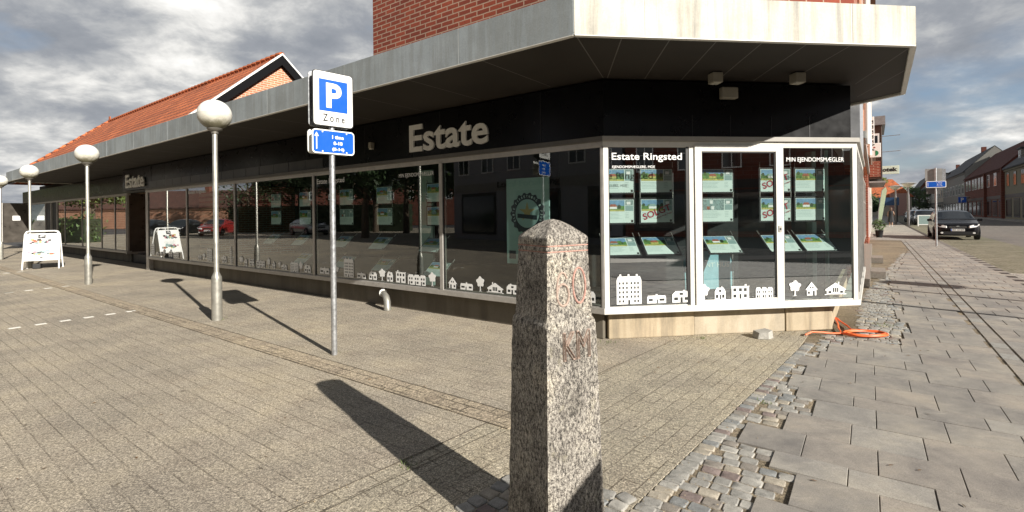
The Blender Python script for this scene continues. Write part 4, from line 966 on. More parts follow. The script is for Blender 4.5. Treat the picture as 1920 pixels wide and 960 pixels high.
for z, s in prd:
    h = s/2; cr = min(.012, h*.3); base = []
    for side in range(4):
        for k in range(NS):
            u_ = -1+2*(k+.0)/NS; x = u_*h; y = -h
            # round the corner a little
            e_ = h-abs(x)
            if e_ < cr: q_ = cr-e_; y = -h+(q_*q_)/(2*cr)*.8
            th = side*math.pi/2; X = x*math.cos(th)-y*math.sin(th); Y = x*math.sin(th)+y*math.cos(th); base.append((X, Y))
    for X, Y in base:
        n1 = noise.noise(Vector((X*18, Y*18, z*18))); n2 = noise.noise(Vector((X*70, Y*70, z*70)))
        n3 = noise.noise(Vector((X*6+3, Y*6, z*6)))
        k_ = (n1*.0018+n2*.0030+n3*.0012)*(0 if z > 1.36 and z < 1.42 else 1)+n2*.001
        r_ = math.hypot(X, Y) or 1; X += X/r_*k_; Y += Y/r_*k_
        vs.append(MI @ Vector((X, Y, z+(n1*.004 if z > 1.43 else 0))))
n4_ = NS*4
for i in range(len(prd)-1):
    for k in range(n4_): fs.append((i*n4_+k, i*n4_+(k+1) % n4_, (i+1)*n4_+(k+1) % n4_, (i+1)*n4_+k))
fs.append(tuple(range((len(prd)-1)*n4_, len(prd)*n4_))); fs.append(tuple(range(n4_))[::-1])
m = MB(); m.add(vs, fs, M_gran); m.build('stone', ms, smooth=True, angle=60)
M_redp = stonemat('faded_red_paint_on_granite', (.46, .26, .21), 180)
M_reds = stonemat('faded_red_groove', (.40, .30, .245), 180)
def TM(a_, b_, c_):   # right-hand (front) face of the stone
    s = 0
    for (z0, s0_), (z1, s1_) in zip(prof, prof[1:]):
        if z0 <= c_ <= z1: s = s0_+(s1_-s0_)*(c_-z0)/(z1-z0); break
    return MI @ Vector((a_, -s/2-b_, c_))
def ringo(mb, a_, c_, ra, rc, r_, mat, t0=0, t1=360, n_=40):
    mb.tube([TM(a_+ra*math.cos(R(t0+(t1-t0)*k/n_)), .0005, c_+rc*math.sin(R(t0+(t1-t0)*k/n_))) for k in range(n_+1)], r_, mat, 8)
m = MB(); ringo(m, .052, 1.23, .036, .078, .005, M_redp)
ringo(m, .052, 1.23, .022, .06, .004, M_gran)
ringo(m, -.042, 1.195, .033, .047, .0055, M_reds); m.tube([TM(-.042+.033*math.cos(t_), .0005, 1.21+.082*math.sin(t_)) for t_ in [R(180-k*6) for k in range(24)]], .005, M_reds, 8)
m.build('carved_number', ms, smooth=True)
m = MB(); text(m, TM, 'KM', -.06, .095, .91, 1.035, -.002, .5, M_reds, outline=.02); m.build('carved_letters', ms, smooth=True)
m = MB()
for z in (1.3835, 1.409):
    h = .1135; m.tube([MI @ Vector(q) for q in ((-h, -h, z), (h, -h, z), (h, h, z), (-h, h, z))], .0028, M_redp, 6, closed=True)
m.build('red_groove_line', ms)
# folding board
ab = thing('folding_board', 'white folding pavement board with printed poster standing on the plaza at left', 'pavement board', (-15.05, 15.75, 0), R(33))
TA_ = Fr(ab.matrix_basis.to_translation(), ab.matrix_basis.to_3x3() @ Vector((1, 0, 0)), ab.matrix_basis.to_3x3() @ Vector((0, -1, 0)))
HB = 1.2
def lean(sg): return lambda a_, b_, c_: TA_(a_, sg*(.05+(HB-c_)*.2)+b_*sg, c_)
for sg, nm in ((1, 'front_frame'), (-1, 'rear_frame')):
    T = lean(sg); m = MB(); m.tube([T(-.43, 0, .0), T(-.40, 0, 1.1), T(-.36, 0, 1.18), T(-.3, 0, 1.2), T(.3, 0, 1.2), T(.36, 0, 1.18), T(.40, 0, 1.1), T(.43, 0, .0)], .022, M_wdirty, 10); m.tube([T(-.44, 0, .28), T(.44, 0, .28)], .016, M_wdirty, 8)
    fo = m.build(nm, ab, smooth=True)
    m = MB(); sg_w = .38
    m.add([T(-.42, .008, .3), T(.42, .008, .3), T(.40, .008, 1.12), T(-.40, .008, 1.12), T(-.42, -.004, .3), T(.42, -.004, .3), T(.40, -.004, 1.12), T(-.40, -.004, 1.12)], [(0, 1, 2, 3), (4, 5, 6, 7), (0, 1, 5, 4), (1, 2, 6, 5), (2, 3, 7, 6), (3, 0, 4, 7)], M_white); m.build('board_panel', fo)
    m = MB(); m.prism(T, rect(-.09, .09, .97, 1.09), .0085, .0105, M_black); m.prism(T, [(-.055, 1.03), (-.02, 1.065), (.06, 1.055), (.06, 1.035), (-.01, 1.035), (-.02, 1.0)], .0105, .0115, M_white); m.build('logo', fo)
    m = MB(); rnd = random.Random(3)
    for k in range(44):
        a_ = rnd.uniform(-.33, .27); c_ = rnd.choice((.8, .84, .88, .45, .49, .52))+rnd.uniform(-.02, .02); s_ = rnd.uniform(.03, .075)
        m.prism(T, rect(a_, a_+s_*1.4, c_, c_+s_), .0085+k*.0001, .0095+k*.0001, rnd.choice([M_pred, M_pyel, M_black, M_pgrey, M_ptxt, S('print_pink', (.5, .25, .3), .6, var=.2)]))
    for k in range(3): m.prism(T, rect(-.22, .22, .70-.045*k, .708-.045*k), .0085, .0095, M_ptxt)
    m.prism(T, rect(-.04, .04, .34, .38), .0085, .0095, M_black); m.build('poster_print', fo)
m = MB(); m.box(TA_, -.25, -.05, -.18, .05, 0.0, .16, M_black); m.build('ballast_block', ab, bevel=.02)
m = MB(); m.lathe(TA_(-.3, .0, 1.16), [(.015, 0), (.015, .03)], M_galv, 8); m.lathe(TA_(.3, .0, 1.16), [(.015, 0), (.015, .03)], M_galv, 8); m.build('hinge', ab)
# loose stone block and the orange cable
m = MB(); bl = Fr((3.05, 6.0, 0), (math.cos(R(12)), math.sin(R(12)), 0), (math.sin(R(12)), -math.cos(R(12)), 0))
m.add([bl(*q) for q in ((-.10, .03, 0), (.02, .08, 0), (.12, .03, 0), (.10, -.09, 0), (-.09, -.09, 0), (-.07, .02, .075), (.015, .07, .082), (.115, .02, .095), (.095, -.09, .10), (-.075, -.085, .085))], [(0, 1, 6, 5), (1, 2, 7, 6), (2, 3, 8, 7), (3, 4, 9, 8), (4, 0, 5, 9), (5, 6, 7, 8, 9), (0, 4, 3, 2, 1)], CB[4])
o = m.build('stone_block', None, bevel=.006); tag(o, 'loose broken stone block lying against the beige plinth under the front window', 'stone')
M_or = S('orange_cable_sheath', (.85, .14, .03), .45, var=.05)
m = MB(); path = [(3.60, 6.06, .02), (3.70, 6.09, .05), (3.82, 6.10, .04), (3.98, 6.12, .02), (4.1, 6.14, .015)]
for k in range(0, 24*3+14):
    th = R(200+k*15); w_ = 1+.05*math.sin(k*.37); path.append((4.36+.24*math.cos(th)*w_, 6.08+.14*math.sin(th)*w_+.02*math.sin(k*.11), .014+.004*(k//24)+.006*abs(math.sin(k*.5))))
path += [(4.3, 6.25, .03), (4.42, 6.5, .02), (4.52, 6.8, .02), (4.58, 6.95, .025), (4.60, 7.02, .02), (4.50, 6.85, .02), (4.36, 6.6, .03), (4.22, 6.38, .02), (4.13, 6.2, .018)]
m.tube(path, .0105, M_or, 8); o = m.build('extension_cord', None, smooth=True); tag(o, 'coiled orange extension cord on the pavement at the shop corner', 'cord')
# ------------------------------------------------------------------ street, right side of the shop
def wallwin(mb_fr, T, s0, s1, z0, z1, o0, parent, fm=None, bars=True, name='window'):
    fm = fm or M_wdirty; t_ = .07
    m = MB(); m.box(T, s0, s1, o0-.02, o0+.03, z0, z0+t_, fm); m.box(T, s0, s1, o0-.02, o0+.03, z1-t_, z1, fm); m.box(T, s0, s0+t_, o0-.02, o0+.028, z0+t_, z1-t_, fm); m.box(T, s1-t_, s1, o0-.02, o0+.028, z0+t_, z1-t_, fm)
    if bars: m.box(T, (s0+s1)/2-.03, (s0+s1)/2+.03, o0-.02, o0+.026, z0+t_, z1-t_, fm); m.box(T, s0+t_, s1-t_, o0-.015, o0+.024, z0+(z1-z0)*.62, z0+(z1-z0)*.62+.05, fm)
    f = m.build(name, parent)
    m = MB(); m.quad([T(s0+t_, o0+.006, z0+t_), T(s1-t_, o0+.006, z0+t_), T(s1-t_, o0+.006, z1-t_), T(s0+t_, o0+.006, z1-t_)], M_wglass); m.build('pane', f)
    return f
M_obrk = brickwall('orange_brick', DR, (.46, .17, .085), (.38, .13, .065), (.42, .32, .24))
M_brown = S('brown_fascia', (.11, .075, .055), .6, var=.2); M_cream = S('cream_render', (.50, .46, .37), .8, var=.12); M_grey = S('grey_render', (.30, .30, .29), .8, var=.15)
ob = thing('orange_brick_shophouse', 'tall orange brick house with downpipes next along the pavement past the glazed corner', 'house', tuple(FRt(11, 0, 0)))
m = MB(); m.box(FRt, 4.6, 17.5, -8, -.02, 3.0, 9.2, M_obrk); m.box(FRt, 4.6, 17.5, -8, -.16, 0, 3.0, M_obrk); m.build('wall', ob)
for s_ in (5.3, 7.3, 9.5, 11.8, 14.0, 15.8): wallwin(None, FRt, s_, s_+1.0, 4.2, 5.7, .0, ob)
for s_ in (5.3, 7.3, 9.5, 11.8, 14.0, 15.8): wallwin(None, FRt, s_, s_+1.0, 6.6, 8.0, .0, ob)
for s_ in (4.7, 6.6, 8.6, 11.2, 13.4, 15.4): wallwin(None, FRt, s_, s_+1.6, .5, 2.6, -.12, ob, fm=M_alud, name='shop_window')
for i, s_ in enumerate((4.75, 8.4, 12.9, 17.3)):
    m = MB(); m.tube([FRt(s_, .09, 3.4 if i else 2.9), FRt(s_, .09, 9.0)], .055, S('brown_pipe', (.12, .075, .05), .5, var=.2) if i % 2 else M_wdirty, 10); m.build('downpipe', ob, smooth=True)
m = MB(); m.box(FRt, 4.6, 17.5, -.02, .05, 3.02, 3.16, M_grey); m.build('cornice', ob)
m = MB(); m.box(FRt, 4.6, 17.5, -.1, .3, 9.2, 9.45, M_brown); m.build('gutter', ob)
m = MB(); m.box(FRt, 4.55, 17.5, -.3, .1, .0, .16, CB[3]); m.build('kerb_plinth', ob)
for q0_ in (6.2, 10.2): m = MB(); m.box(FRt, q0_, q0_+1, .104, .38, 0, .15, CB[3]); m.build('doorstep', ob)
# oriel house
orl = thing('oriel_house', 'house with a projecting grey and brick oriel beyond the cream square sign', 'house', tuple(FRt(24, 0, 0)))
m = MB(); m.box(FRt, 17.6, 34, -8, -.02, 0, 8.6, M_brk); m.build('wall', orl)
m = MB(); m.box(FRt, 20.0, 23.5, 0, .47, 2.95, 5.35, M_brown); m.box(FRt, 19.95, 23.55, .47, .50, 2.95, 5.35, S('grey_boards', (.16, .15, .14), .7, var=.2)); m.build('oriel', orl)
m = MB(); m.box(FRt, 19.96, 19.998, .03, .44, 3.05, 3.75, M_brkf); m.build('brick_infill', orl)
m = MB(); m.box(FRt, 19.955, 19.995, .08, .40, 4.2, 5.0, M_wdirty); m.box(FRt, 19.94, 19.954, .14, .34, 4.3, 4.9, M_wglass); m.build('window', orl)
m = MB(); m.box(FRt, 19.8, 23.7, -.0, .62, 5.36, 5.75, S('grey_roof_edge', (.22, .22, .22), .6, var=.2)); m.build('oriel_roof', orl)
for s_ in (18.0, 24.5, 27, 29.5, 32): wallwin(None, FRt, s_, s_+1.1, 3.9, 5.4, .0, orl)
for s_ in (17.9, 21, 24.5, 28, 31): wallwin(None, FRt, s_, s_+1.9, .4, 2.5, .0, orl, fm=M_white, name='shop_window')
m = MB(); m.box(FRt, 20, 26, 0, .62, 2.78, 2.86, M_grey); m.build('shop_awning', orl)
for z_ in (4.7, 5.55):
    m = MB(); m.tube([FRt(26, 0, z_), FRt(26, 1.35, z_+.03)], .018, M_galv, 6); m.build('flag_bracket', orl)
h3 = thing('far_white_shophouse', 'pale row houses farther down the left side of the street behind the pedestrian', 'house', tuple(FRt(45, 0, 0)))
m = MB(); m.box(FRt, 34.1, 60, -8, -.05, 0, 5.5, M_cream); m.build('wall', h3)
for s_ in (35, 39, 43, 47, 51, 55): wallwin(None, FRt, s_, s_+2.5, .4, 2.6, -.02, h3, name='shop_window')
m = MB(); m.prism(Fr(FRt(34.1, 0, 0), -NR, DR), [(-.2, 5.5), (8, 5.5), (4, 8.2)], 0, 26, M_tiles); m.build('roof', h3)
# hanging signs
def signbox(name, lab, cat, s_, o0, o1, z0, z1, mat, th=.12, br=True):
    t_ = thing(name, lab, cat, tuple(FRt(s_, o0, z0))); m = MB(); m.box(FRt, s_-th/2, s_+th/2, o0, o1, z0, z1, mat); m.build('sign_box', t_, bevel=.01)
    if br:
        m = MB()
        for z in (z0+(z1-z0)*.2, z0+(z1-z0)*.8): m.box(FRt, s_-.02, s_+.02, .0, o0, z-.02, z+.02, M_black)
        m.build('bracket', t_)
    return t_
def sq(s_, th): return lambda a_, b_, c_: FRt(s_-th/2-b_, a_, c_)
s1_ = 15.0
t_ = signbox('hanging_sign', 'cream square sign with green half circles hanging out over the pavement', 'sign', s1_, .07, .40, 3.50, 4.02, M_white)
T = sq(s1_, .12); m = MB(); M_gn = S('sign_green', (.02, .20, .09), .5, var=0); M_dg = S('sign_dark_teal', (.03, .07, .07), .5, var=0); M_rd = S('sign_dark_red', (.28, .03, .02), .5, var=0)
m.prism(T, [(.235+.1*math.cos(q), 3.65+.1*math.sin(q)) for q in [R(-90+k*15) for k in range(13)]], .0, .004, M_gn)
ar = [R(80+k*15) for k in range(14)]; m.prism(T, [(.2+.12*math.cos(q), 3.87+.12*math.sin(q)) for q in ar]+[(.2+.075*math.cos(q), 3.87+.075*math.sin(q)) for q in ar[::-1]], 0, .004, M_dg)
m.prism(T, [(.21+.035*math.cos(q), 3.86+.028*math.sin(q)) for q in [k*math.pi/6 for k in range(12)]], 0, .004, M_rd); m.build('emblem', t_)
s2_ = 15.6
t_ = signbox('vertical_sign', 'tall narrow white sign with black letters fixed above the square cream sign', 'sign', s2_, .07, .215, 4.0, 5.1, M_white)
T = sq(s2_, .12); m = MB()
for k, chh in enumerate('TØJET'):   # stacked letters are unreadable in the photo: dark blocks with pale notches
    z = 4.9-.19*k; m.prism(T, rect(.095, .19, z-.06, z+.06), 0, .004, M_black); m.prism(T, rect(.12, .165, z-.03+.01*(k % 2), z+.0), .004, .006, M_white)
m.build('letter_blocks', t_)
s3_ = 34.0
t_ = signbox('pharmacy_sign', 'pale green pharmacy sign sticking out high over the far pavement', 'sign', s3_, .1, 1.55, 3.95, 4.50, S('pale_green_sign', (.62, .72, .60), .6, var=.03), th=.2)
m = MB(); text(m, sq(s3_, .2), 'Apotek', .16, 1.46, 4.04, 4.40, 0, .01, M_black, bold=.04); m.build('letters', t_, recalc=False)
# feather flag and planter
ff = thing('feather_flag', 'pale green feather flag standing on the pavement by the far shop', 'flag', tuple(FRt(30, .35, 0)))
m = MB(); m.tube([FRt(30, .35, 0), FRt(30, .4, 1.5), FRt(30, .58, 2.75), FRt(30, .76, 2.97)], .02, M_galv, 6); m.lathe(FRt(30, .35, 0), [(.25, 0), (.25, .05)], M_black, 12); m.build('pole', ff)
m = MB(); m.prism(sq(30, 0), [(.36, .7), (.52, .72), (.82, 2.75), (.76, 2.95), (.6, 2.8), (.42, 1.8)], -.008, .008, S('flag_green', (.56, .68, .46), .7, var=.05)); m.build('banner', ff)
def leafball(c_, rx, rz, n, size, mat, rnd, squash=1.0):
    vs = []; fs = []
    for i in range(n):
        d = Vector((rnd.gauss(0, 1), rnd.gauss(0, 1), rnd.gauss(0, 1))).normalized(); k = rnd.random()**.4
        p_ = Vector(c_)+Vector((d.x*rx*k, d.y*rx*k, d.z*rz*k)); s_ = size*rnd.uniform(.5, 1.3)
        u_ = Vector((rnd.gauss(0, 1), rnd.gauss(0, 1), rnd.gauss(0, .6))).normalized()*s_; v_ = u_.orthogonal().normalized()*s_*.6
        b_ = len(vs); vs += [p_-u_, p_-v_*.7+u_*.1, p_+u_, p_+v_*.7+u_*.1]; fs.append((b_, b_+1, b_+2, b_+3))
    return vs, fs
M_leaf = S('leaf_green', (.055, .10, .022), .6, var=.45, nscale=3); M_leaf2 = S('leaf_dark_green', (.028, .055, .016), .6, var=.5, nscale=3); M_leaf3 = S('leaf_yellow_green', (.10, .14, .03), .6, var=.4, nscale=3)
M_bark = S('bark', (.10, .075, .05), .9, var=.4, nscale=12, bmp=.5, bscale=30)
def tree(label, x, y, h, cr, n, mat, seed, group=None, leaf=.22, trunk=.3, low=.35):
    rnd = random.Random(seed); t_ = thing('tree', label, 'tree', (x, y, 0), group=group)
    m = MB(); top = Vector((x+rnd.uniform(-.3, .3), y+rnd.uniform(-.3, .3), h*.75)); m.tube([Vector((x, y, -.1)), Vector((x, y, h*.2)), Vector((x, y, 0)).lerp(top, .6), top], [trunk, trunk*.8, trunk*.5, .05], M_bark, 9)
    bl = []
    for k in range(11):
        th = k*2.4+rnd.random(); z = h*rnd.uniform(low, .8); r_ = cr*rnd.uniform(.45, .85)*(1.1-abs(z/h-.55)); e_ = Vector((x+r_*math.cos(th), y+r_*math.sin(th), z+h*.08)); bl.append(e_)
        m.tube([Vector((x, y, z*.75)), Vector((x, y, z*.9)).lerp(e_, .5), e_], [trunk*.3, trunk*.18, .03], M_bark, 5)
    m.build('trunk', t_, smooth=True)
    m = MB(); bl.append(top)
    for k in range(14): th = rnd.uniform(0, 6.3); r_ = cr*rnd.uniform(.1, .75); bl.append(Vector((x+r_*math.cos(th), y+r_*math.sin(th), h*rnd.uniform(low+.05, .92))))
    for b_ in bl:
        q = cr*rnd.uniform(.25, .42); vs, fs = leafball(b_, q, q*.7, n//len(bl), leaf, mat, rnd); m.add(vs, fs, mat)
    m.build('crown', t_, recalc=False); return t_
pt = thing('potted_shrub', 'small dark potted shrub against the wall below the pale feather flag', 'plant', tuple(FRt(27, .4, 0)))
m = MB(); m.lathe(FRt(27, .4, 0), [(.14, 0), (.2, .38), (.22, .4), (.18, .4)], M_black, 14); m.build('pot', pt, smooth=True)
m = MB(); vs, fs = leafball(FRt(27, .4, .7), .32, .35, 260, .07, M_leaf, random.Random(5)); m.add(vs, fs, M_leaf); m.build('foliage', pt, recalc=False)
hp = thing('hanging_plant', 'bright green hanging plant under the far awning above the feather flag', 'plant', tuple(FRt(29, .5, 2.8)))
m = MB(); vs, fs = leafball(FRt(29, .5, 3.3), .4, .25, 260, .09, M_leaf3, random.Random(9)); m.add(vs, fs, M_leaf3); m.build('foliage', hp, recalc=False)
m = MB(); m.lathe(FRt(29, .5, 3.0), [(.1, 0), (.16, .16)], M_black, 12); m.box(FRt, 28.98, 29.02, -.05, .5, 3.0, 3.03, M_black); m.build('basket', hp)
# dish street lamps
def dish_lamp():
    t_ = thing('dish_lamp', 'x', 'street lamp', group='dish topped street lamps'); m = MB()
    m.lathe((0, 0, 0), [(.15, 0), (.15, .05), (.11, .08), (.10, 2.9), (.075, 3.0), (.07, 3.5), (.09, 3.6)], S('dark_lamp_post', (.13, .12, .12), .5, .3, var=.2), 14); m.build('pole', t_, smooth=True)
    m = MB(); m.lathe((0, 0, 0), [(.09, 3.6), (.30, 3.72), (.50, 3.95)], S('frosted_bowl', (.62, .58, .48), .4, var=.05), 20); m.build('bowl', t_, smooth=True)
    m = MB(); m.lathe((0, 0, 0), [(.62, 3.96), (.64, 3.975), (.6, 4.0), (.2, 4.08), (.02, 4.1)], S('lamp_lid', (.30, .28, .25), .5, var=.1), 20); m.build('lid', t_, smooth=True)
    return t_
d0 = dish_lamp(); place(d0, (37.03, 45.9, 0)); d0['label'] = 'taller looking nearer dish lamp standing at the kerb behind the parked black car'
dup(d0, (40.1, 51.35, 0), 0, 'farther dish lamp just left of the nearer dish lamp, above the dark parked cars')
dup(d0, tuple(FO(118, .9, 0)), 0, 'dish lamp standing before the red brick facade on the opposite pavement', .95)
# far parking sign
fs_ = thing('far_parking_sign', 'galvanised sign post with grey plate back and small blue plate beside the parked black car', 'sign', (17.927, 20.768, 0), R(-32))
TF = Fr(fs_.matrix_basis.to_translation(), fs_.matrix_basis.to_3x3() @ Vector((1, 0, 0)), fs_.matrix_basis.to_3x3() @ Vector((0, -1, 0)))
m = MB(); m.tube([TF(0, 0, 0), TF(0, 0, 3.3)], .035, M_galv, 12); m.build('post', fs_, smooth=True)
m = MB(); m.prism(TF, rrect(-.34, .22, 2.76, 3.27, .03), -.07, -.05, S('plate_back_grey', (.30, .30, .29), .5, .3, var=.15)); m.prism(TF, rrect(-.16, .34, 2.70, 3.25, .03), -.11, -.09, M_galv); m.build('plate_back', fs_)
m = MB(); m.prism(TF, rrect(-.33, .33, 2.46, 2.74, .04), .036, .05, M_wdirty); lo_ = m.build('time_plate', fs_)
m = MB(); m.prism(TF, rrect(-.305, .305, 2.485, 2.715, .03), .05, .052, M_blue); m.build('blue_panel', lo_)
m = MB(); text(m, TF, '1 time', .02, .2, 2.65, 2.685, .052, .001, M_wdirty); text(m, TF, '8-18', .03, .18, 2.585, 2.62, .052, .001, M_wdirty); text(m, TF, '(8-14)', .02, .2, 2.52, 2.555, .052, .001, M_wdirty); m.box(TF, -.27, -.255, .052, .053, 2.52, 2.68, M_wdirty); m.build('lettering', lo_)
m = MB(); m.prism(TF, rrect(-.30, .15, 2.2, 2.44, .03), -.07, -.05, S('plate_back_dark', (.10, .10, .10), .5, var=.1)); m.build('lower_plate_back', fs_)
# street furniture outside the frame that throws the long thin shadows over the pavement
def simple_post(loc, h, label, plate=True, rz=0, group=None):
    t_ = thing('sign_post', label, 'sign', loc, rz, group); M_ = t_.matrix_basis; T = Fr(M_.to_translation(), M_.to_3x3() @ Vector((1, 0, 0)), M_.to_3x3() @ Vector((0, -1, 0)))
    m = MB(); m.tube([T(0, 0, 0), T(0, 0, h)], .06, M_galv, 12); m.build('post', t_, smooth=True)
    if plate: m = MB(); m.prism(T, rrect(-.3, .3, h-.7, h-.05, .04), .036, .05, M_wdirty); m.build('plate', t_)
    return t_
simple_post((10.2, 3.3, 0), 4.1, 'plain steel pole on the pavement right of the view', False)
simple_post((11.6, 4.5, 0), 4.3, 'second plain steel pole farther along the kerb right of the view', False)
simple_post((12.6, 5.2, 0), 3.6, 'steel pole carrying a white plate right of the view', True, R(40))
bn_ = thing('shadow_caster_box', 'unseen grey box with slanting top, added right of the camera to cast a shadow', 'shadow caster', (2.0, -.05, 0), R(40))  # added box out of view; its shadow falls on the milestone's lower face
TB = Fr(bn_.matrix_basis.to_translation(), bn_.matrix_basis.to_3x3() @ Vector((1, 0, 0)), bn_.matrix_basis.to_3x3() @ Vector((0, -1, 0)))
m = MB(); m.prism(TB, [(-.2, .05), (.2, .05), (.2, 1.25), (-.2, 1.25)], -.2, .2, S('caster_grey', (.12, .13, .13), .5, var=.1)); m.build('body', bn_, bevel=.02)
m = MB(); m.prism(TB, [(-.22, 1.26), (.22, 1.26), (.22, 1.72), (-.22, 1.45)], -.22, .22, MATS['caster_grey']); m.build('hood', bn_, bevel=.02)
m = MB(); m.box(TB, -.18, .18, -.18, .18, 0, .05, M_black); m.build('foot', bn_)
# far folding board
fb = thing('far_folding_board', 'white framed pavement board with a grey picture by the far dish lamps', 'pavement board', (37.9, 45.2, 0), R(-36))
TB = Fr(fb.matrix_basis.to_translation(), fb.matrix_basis.to_3x3() @ Vector((1, 0, 0)), fb.matrix_basis.to_3x3() @ Vector((0, -1, 0)))
for sg in (1, -1):
    T = (lambda sg: lambda a_, b_, c_: TB(a_, sg*(.05+(1.02-c_)*.2)+b_*sg, c_))(sg); m = MB()
    for q in ((-.46, -.39, .0, 1.02), (.39, .46, .0, 1.02), (-.39, .39, .12, .19), (-.39, .39, .95, 1.02)): m.prism(T, rect(*q), -.01, .012, M_wdirty)
    f_ = m.build('frame', fb); m = MB(); m.prism(T, rect(-.39, .39, .19, .95), -.008, .006, M_pgrey); m.build('poster', f_)
# ------------------------------------------------------------------ cars
M_tyre = S('tyre_rubber', (.015, .015, .015), .85, var=.1); M_rim = S('alloy_rim', (.4, .4, .4), .3, .8, var=.1); M_cglass = S('car_glass', (.012, .016, .02), .05, var=0, spec=.9)
M_hl = S('headlight_glass', (.72, .72, .7), .12, var=0, spec=.9); M_red = S('tail_red', (.30, .01, .01), .3, var=0); M_chr = S('chrome', (.6, .6, .6), .15, 1.0, var=0)
def smoothstep(a_, b_, x): t_ = max(0, min(1, (x-a_)/(b_-a_))); return t_*t_*(3-2*t_)
def interp(tab, x):
    for (x0, v0), (x1, v1) in zip(tab, tab[1:]):
        if x0 <= x <= x1: return v0+(v1-v0)*(x-x0)/(x1-x0)
    return tab[0][1] if x < tab[0][0] else tab[-1][1]
def car(label, paint, group=None, kind='estate', plate='BW 50 899'):
    """front at -y, length along +y, wheels on z=0"""
    t_ = thing('parked_car', label, 'car', group=group); Lc = 4.55; WH = .885
    roof = [(0, .60), (.05, .74), (.25, .83), (1.12, .98), (1.2, 1.0), (1.95, 1.40), (2.4, 1.47), (3.3, 1.465), (4.0, 1.40), (4.32, 1.30), (4.45, .95), (4.55, .9)] if kind == 'estate' else [(0, .60), (.05, .74), (.25, .83), (1.1, .96), (1.2, .98), (1.95, 1.38), (2.5, 1.46), (3.1, 1.42), (3.7, 1.2), (4.0, 1.02), (4.45, .98), (4.55, .85)]
    belt = [(0, .56), (.05, .66), (.3, .76), (1.2, .90), (3.5, .96), (4.4, .96), (4.55, .85)]
    halfw = [(0, .60), (.06, .70), (.2, .80), (.5, .865), (1.2, WH), (3.6, WH), (4.2, .84), (4.5, .76), (4.55, .70)]
    zb = [(0, .30), (.1, .22), (.5, .19), (4.0, .20), (4.5, .28), (4.55, .34)]
    st = [0, .03, .07, .14, .25, .4, .55, .7, .85, 1.0, 1.12, 1.2, 1.4, 1.6, 1.8, 1.95, 2.2, 2.5, 2.8, 3.1, 3.4, 3.7, 3.9, 4.1, 4.25, 4.36, 4.45, 4.52, 4.55]
    vs = []; fs = []; NR_ = 19
    def ringpts(y):
        w_ = interp(halfw, y); b_ = interp(belt, y); r_ = interp(roof, y); z0 = interp(zb, y); gh = max(0, r_-b_)
        green = smoothstep(1.05, 1.5, y)
        rw = w_*(1-.0*green)-(.30*gh)*green-.02; out = []
        half = [(0, z0), (w_*.8, z0), (w_*.95, z0+.06), (w_*.985, z0+.2), (w_, (z0+b_)/2+.04), (w_*.99, b_-.07), (w_*.965, b_), ((w_*.965+rw)/2*1.0, b_+gh*.5), (rw*.97, b_+gh*.86), (rw*.80, b_+gh*.97+.004), (rw*.35, r_+.012), (0, r_+.018)]
        return half
    for y in st:
        hp_ = ringpts(y); ring = [(x, y, z) for x, z in hp_]+[(-x, y, z) for x, z in hp_[1:-1][::-1]]; NR_ = len(ring); vs += [Vector(q) for q in ring]
    for i in range(len(st)-1):
        for k in range(NR_): fs.append((i*NR_+k, i*NR_+(k+1) % NR_, (i+1)*NR_+(k+1) % NR_, (i+1)*NR_+k))
    fs += [tuple(range(NR_)), tuple(range((len(st)-1)*NR_, len(st)*NR_))]
    m = MB(); m.add(vs, fs, paint); bo_ = m.build('body', t_, smooth=True, angle=50)
    def sidept(y, f, sg, out=.006):   # point on greenhouse side, f 0 belt .. 1 roof edge
        hp_ = ringpts(y); (x0, z0), (x1, z1), (x2, z2) = hp_[6], hp_[7], hp_[8]
        if f < .5: x = x0+(x1-x0)*f*2; z = z0+(z1-z0)*f*2
        else: x = x1+(x2-x1)*(f-.5)*2; z = z1+(z2-z1)*(f-.5)*2
        return Vector((sg*(x+out), y, z))
    m = MB()
    for sg in (-1, 1):
        for y0, y1 in ((1.42, 2.45), (2.52, 3.35), (3.42, 4.0 if kind == 'estate' else 3.6)):
            ys = [y0+(y1-y0)*k/4 for k in range(5)]
            lo_s = [sidept(y, .1, sg) for y in ys]; hi = [sidept(y+(.42 if (y0 < 1.5 and k == 0) else 0), .93 if interp(roof, y)-interp(belt, y) > .25 else .85, sg) for k, y in enumerate(ys)]
            for k in range(4): m.quad([lo_s[k], lo_s[k+1], hi[k+1], hi[k]], M_cglass)
    m.build('side_window', t_, recalc=False)
    def top(y, fx, up=.008):
        hp_ = ringpts(y); rw = hp_[8][0]; x = fx*rw; z = interp(roof, y)+.018-.05*abs(fx)**3*(1 if y > 1.3 else .5)
        return Vector((x, y, z+up))
    m = MB(); fxs = [-.93, -.6, -.3, 0, .3, .6, .93]; ysw = [1.23, 1.45, 1.7, 1.93]
    for i in range(3):
        for k in range(6): m.quad([top(ysw[i], fxs[k]), top(ysw[i], fxs[k+1]), top(ysw[i+1], fxs[k+1]), top(ysw[i+1], fxs[k])], M_cglass)
    m.build('windscreen', t_, recalc=False)
    yr = (4.05, 4.36) if kind == 'estate' else (3.2, 3.95); m = MB()
    for k in range(6): m.quad([top(yr[0], fxs[k], .012), top(yr[0], fxs[k+1], .012), top(yr[1], fxs[k+1], .02), top(yr[1], fxs[k], .02)], M_cglass)
    m.build('rear_window', t_, recalc=False)
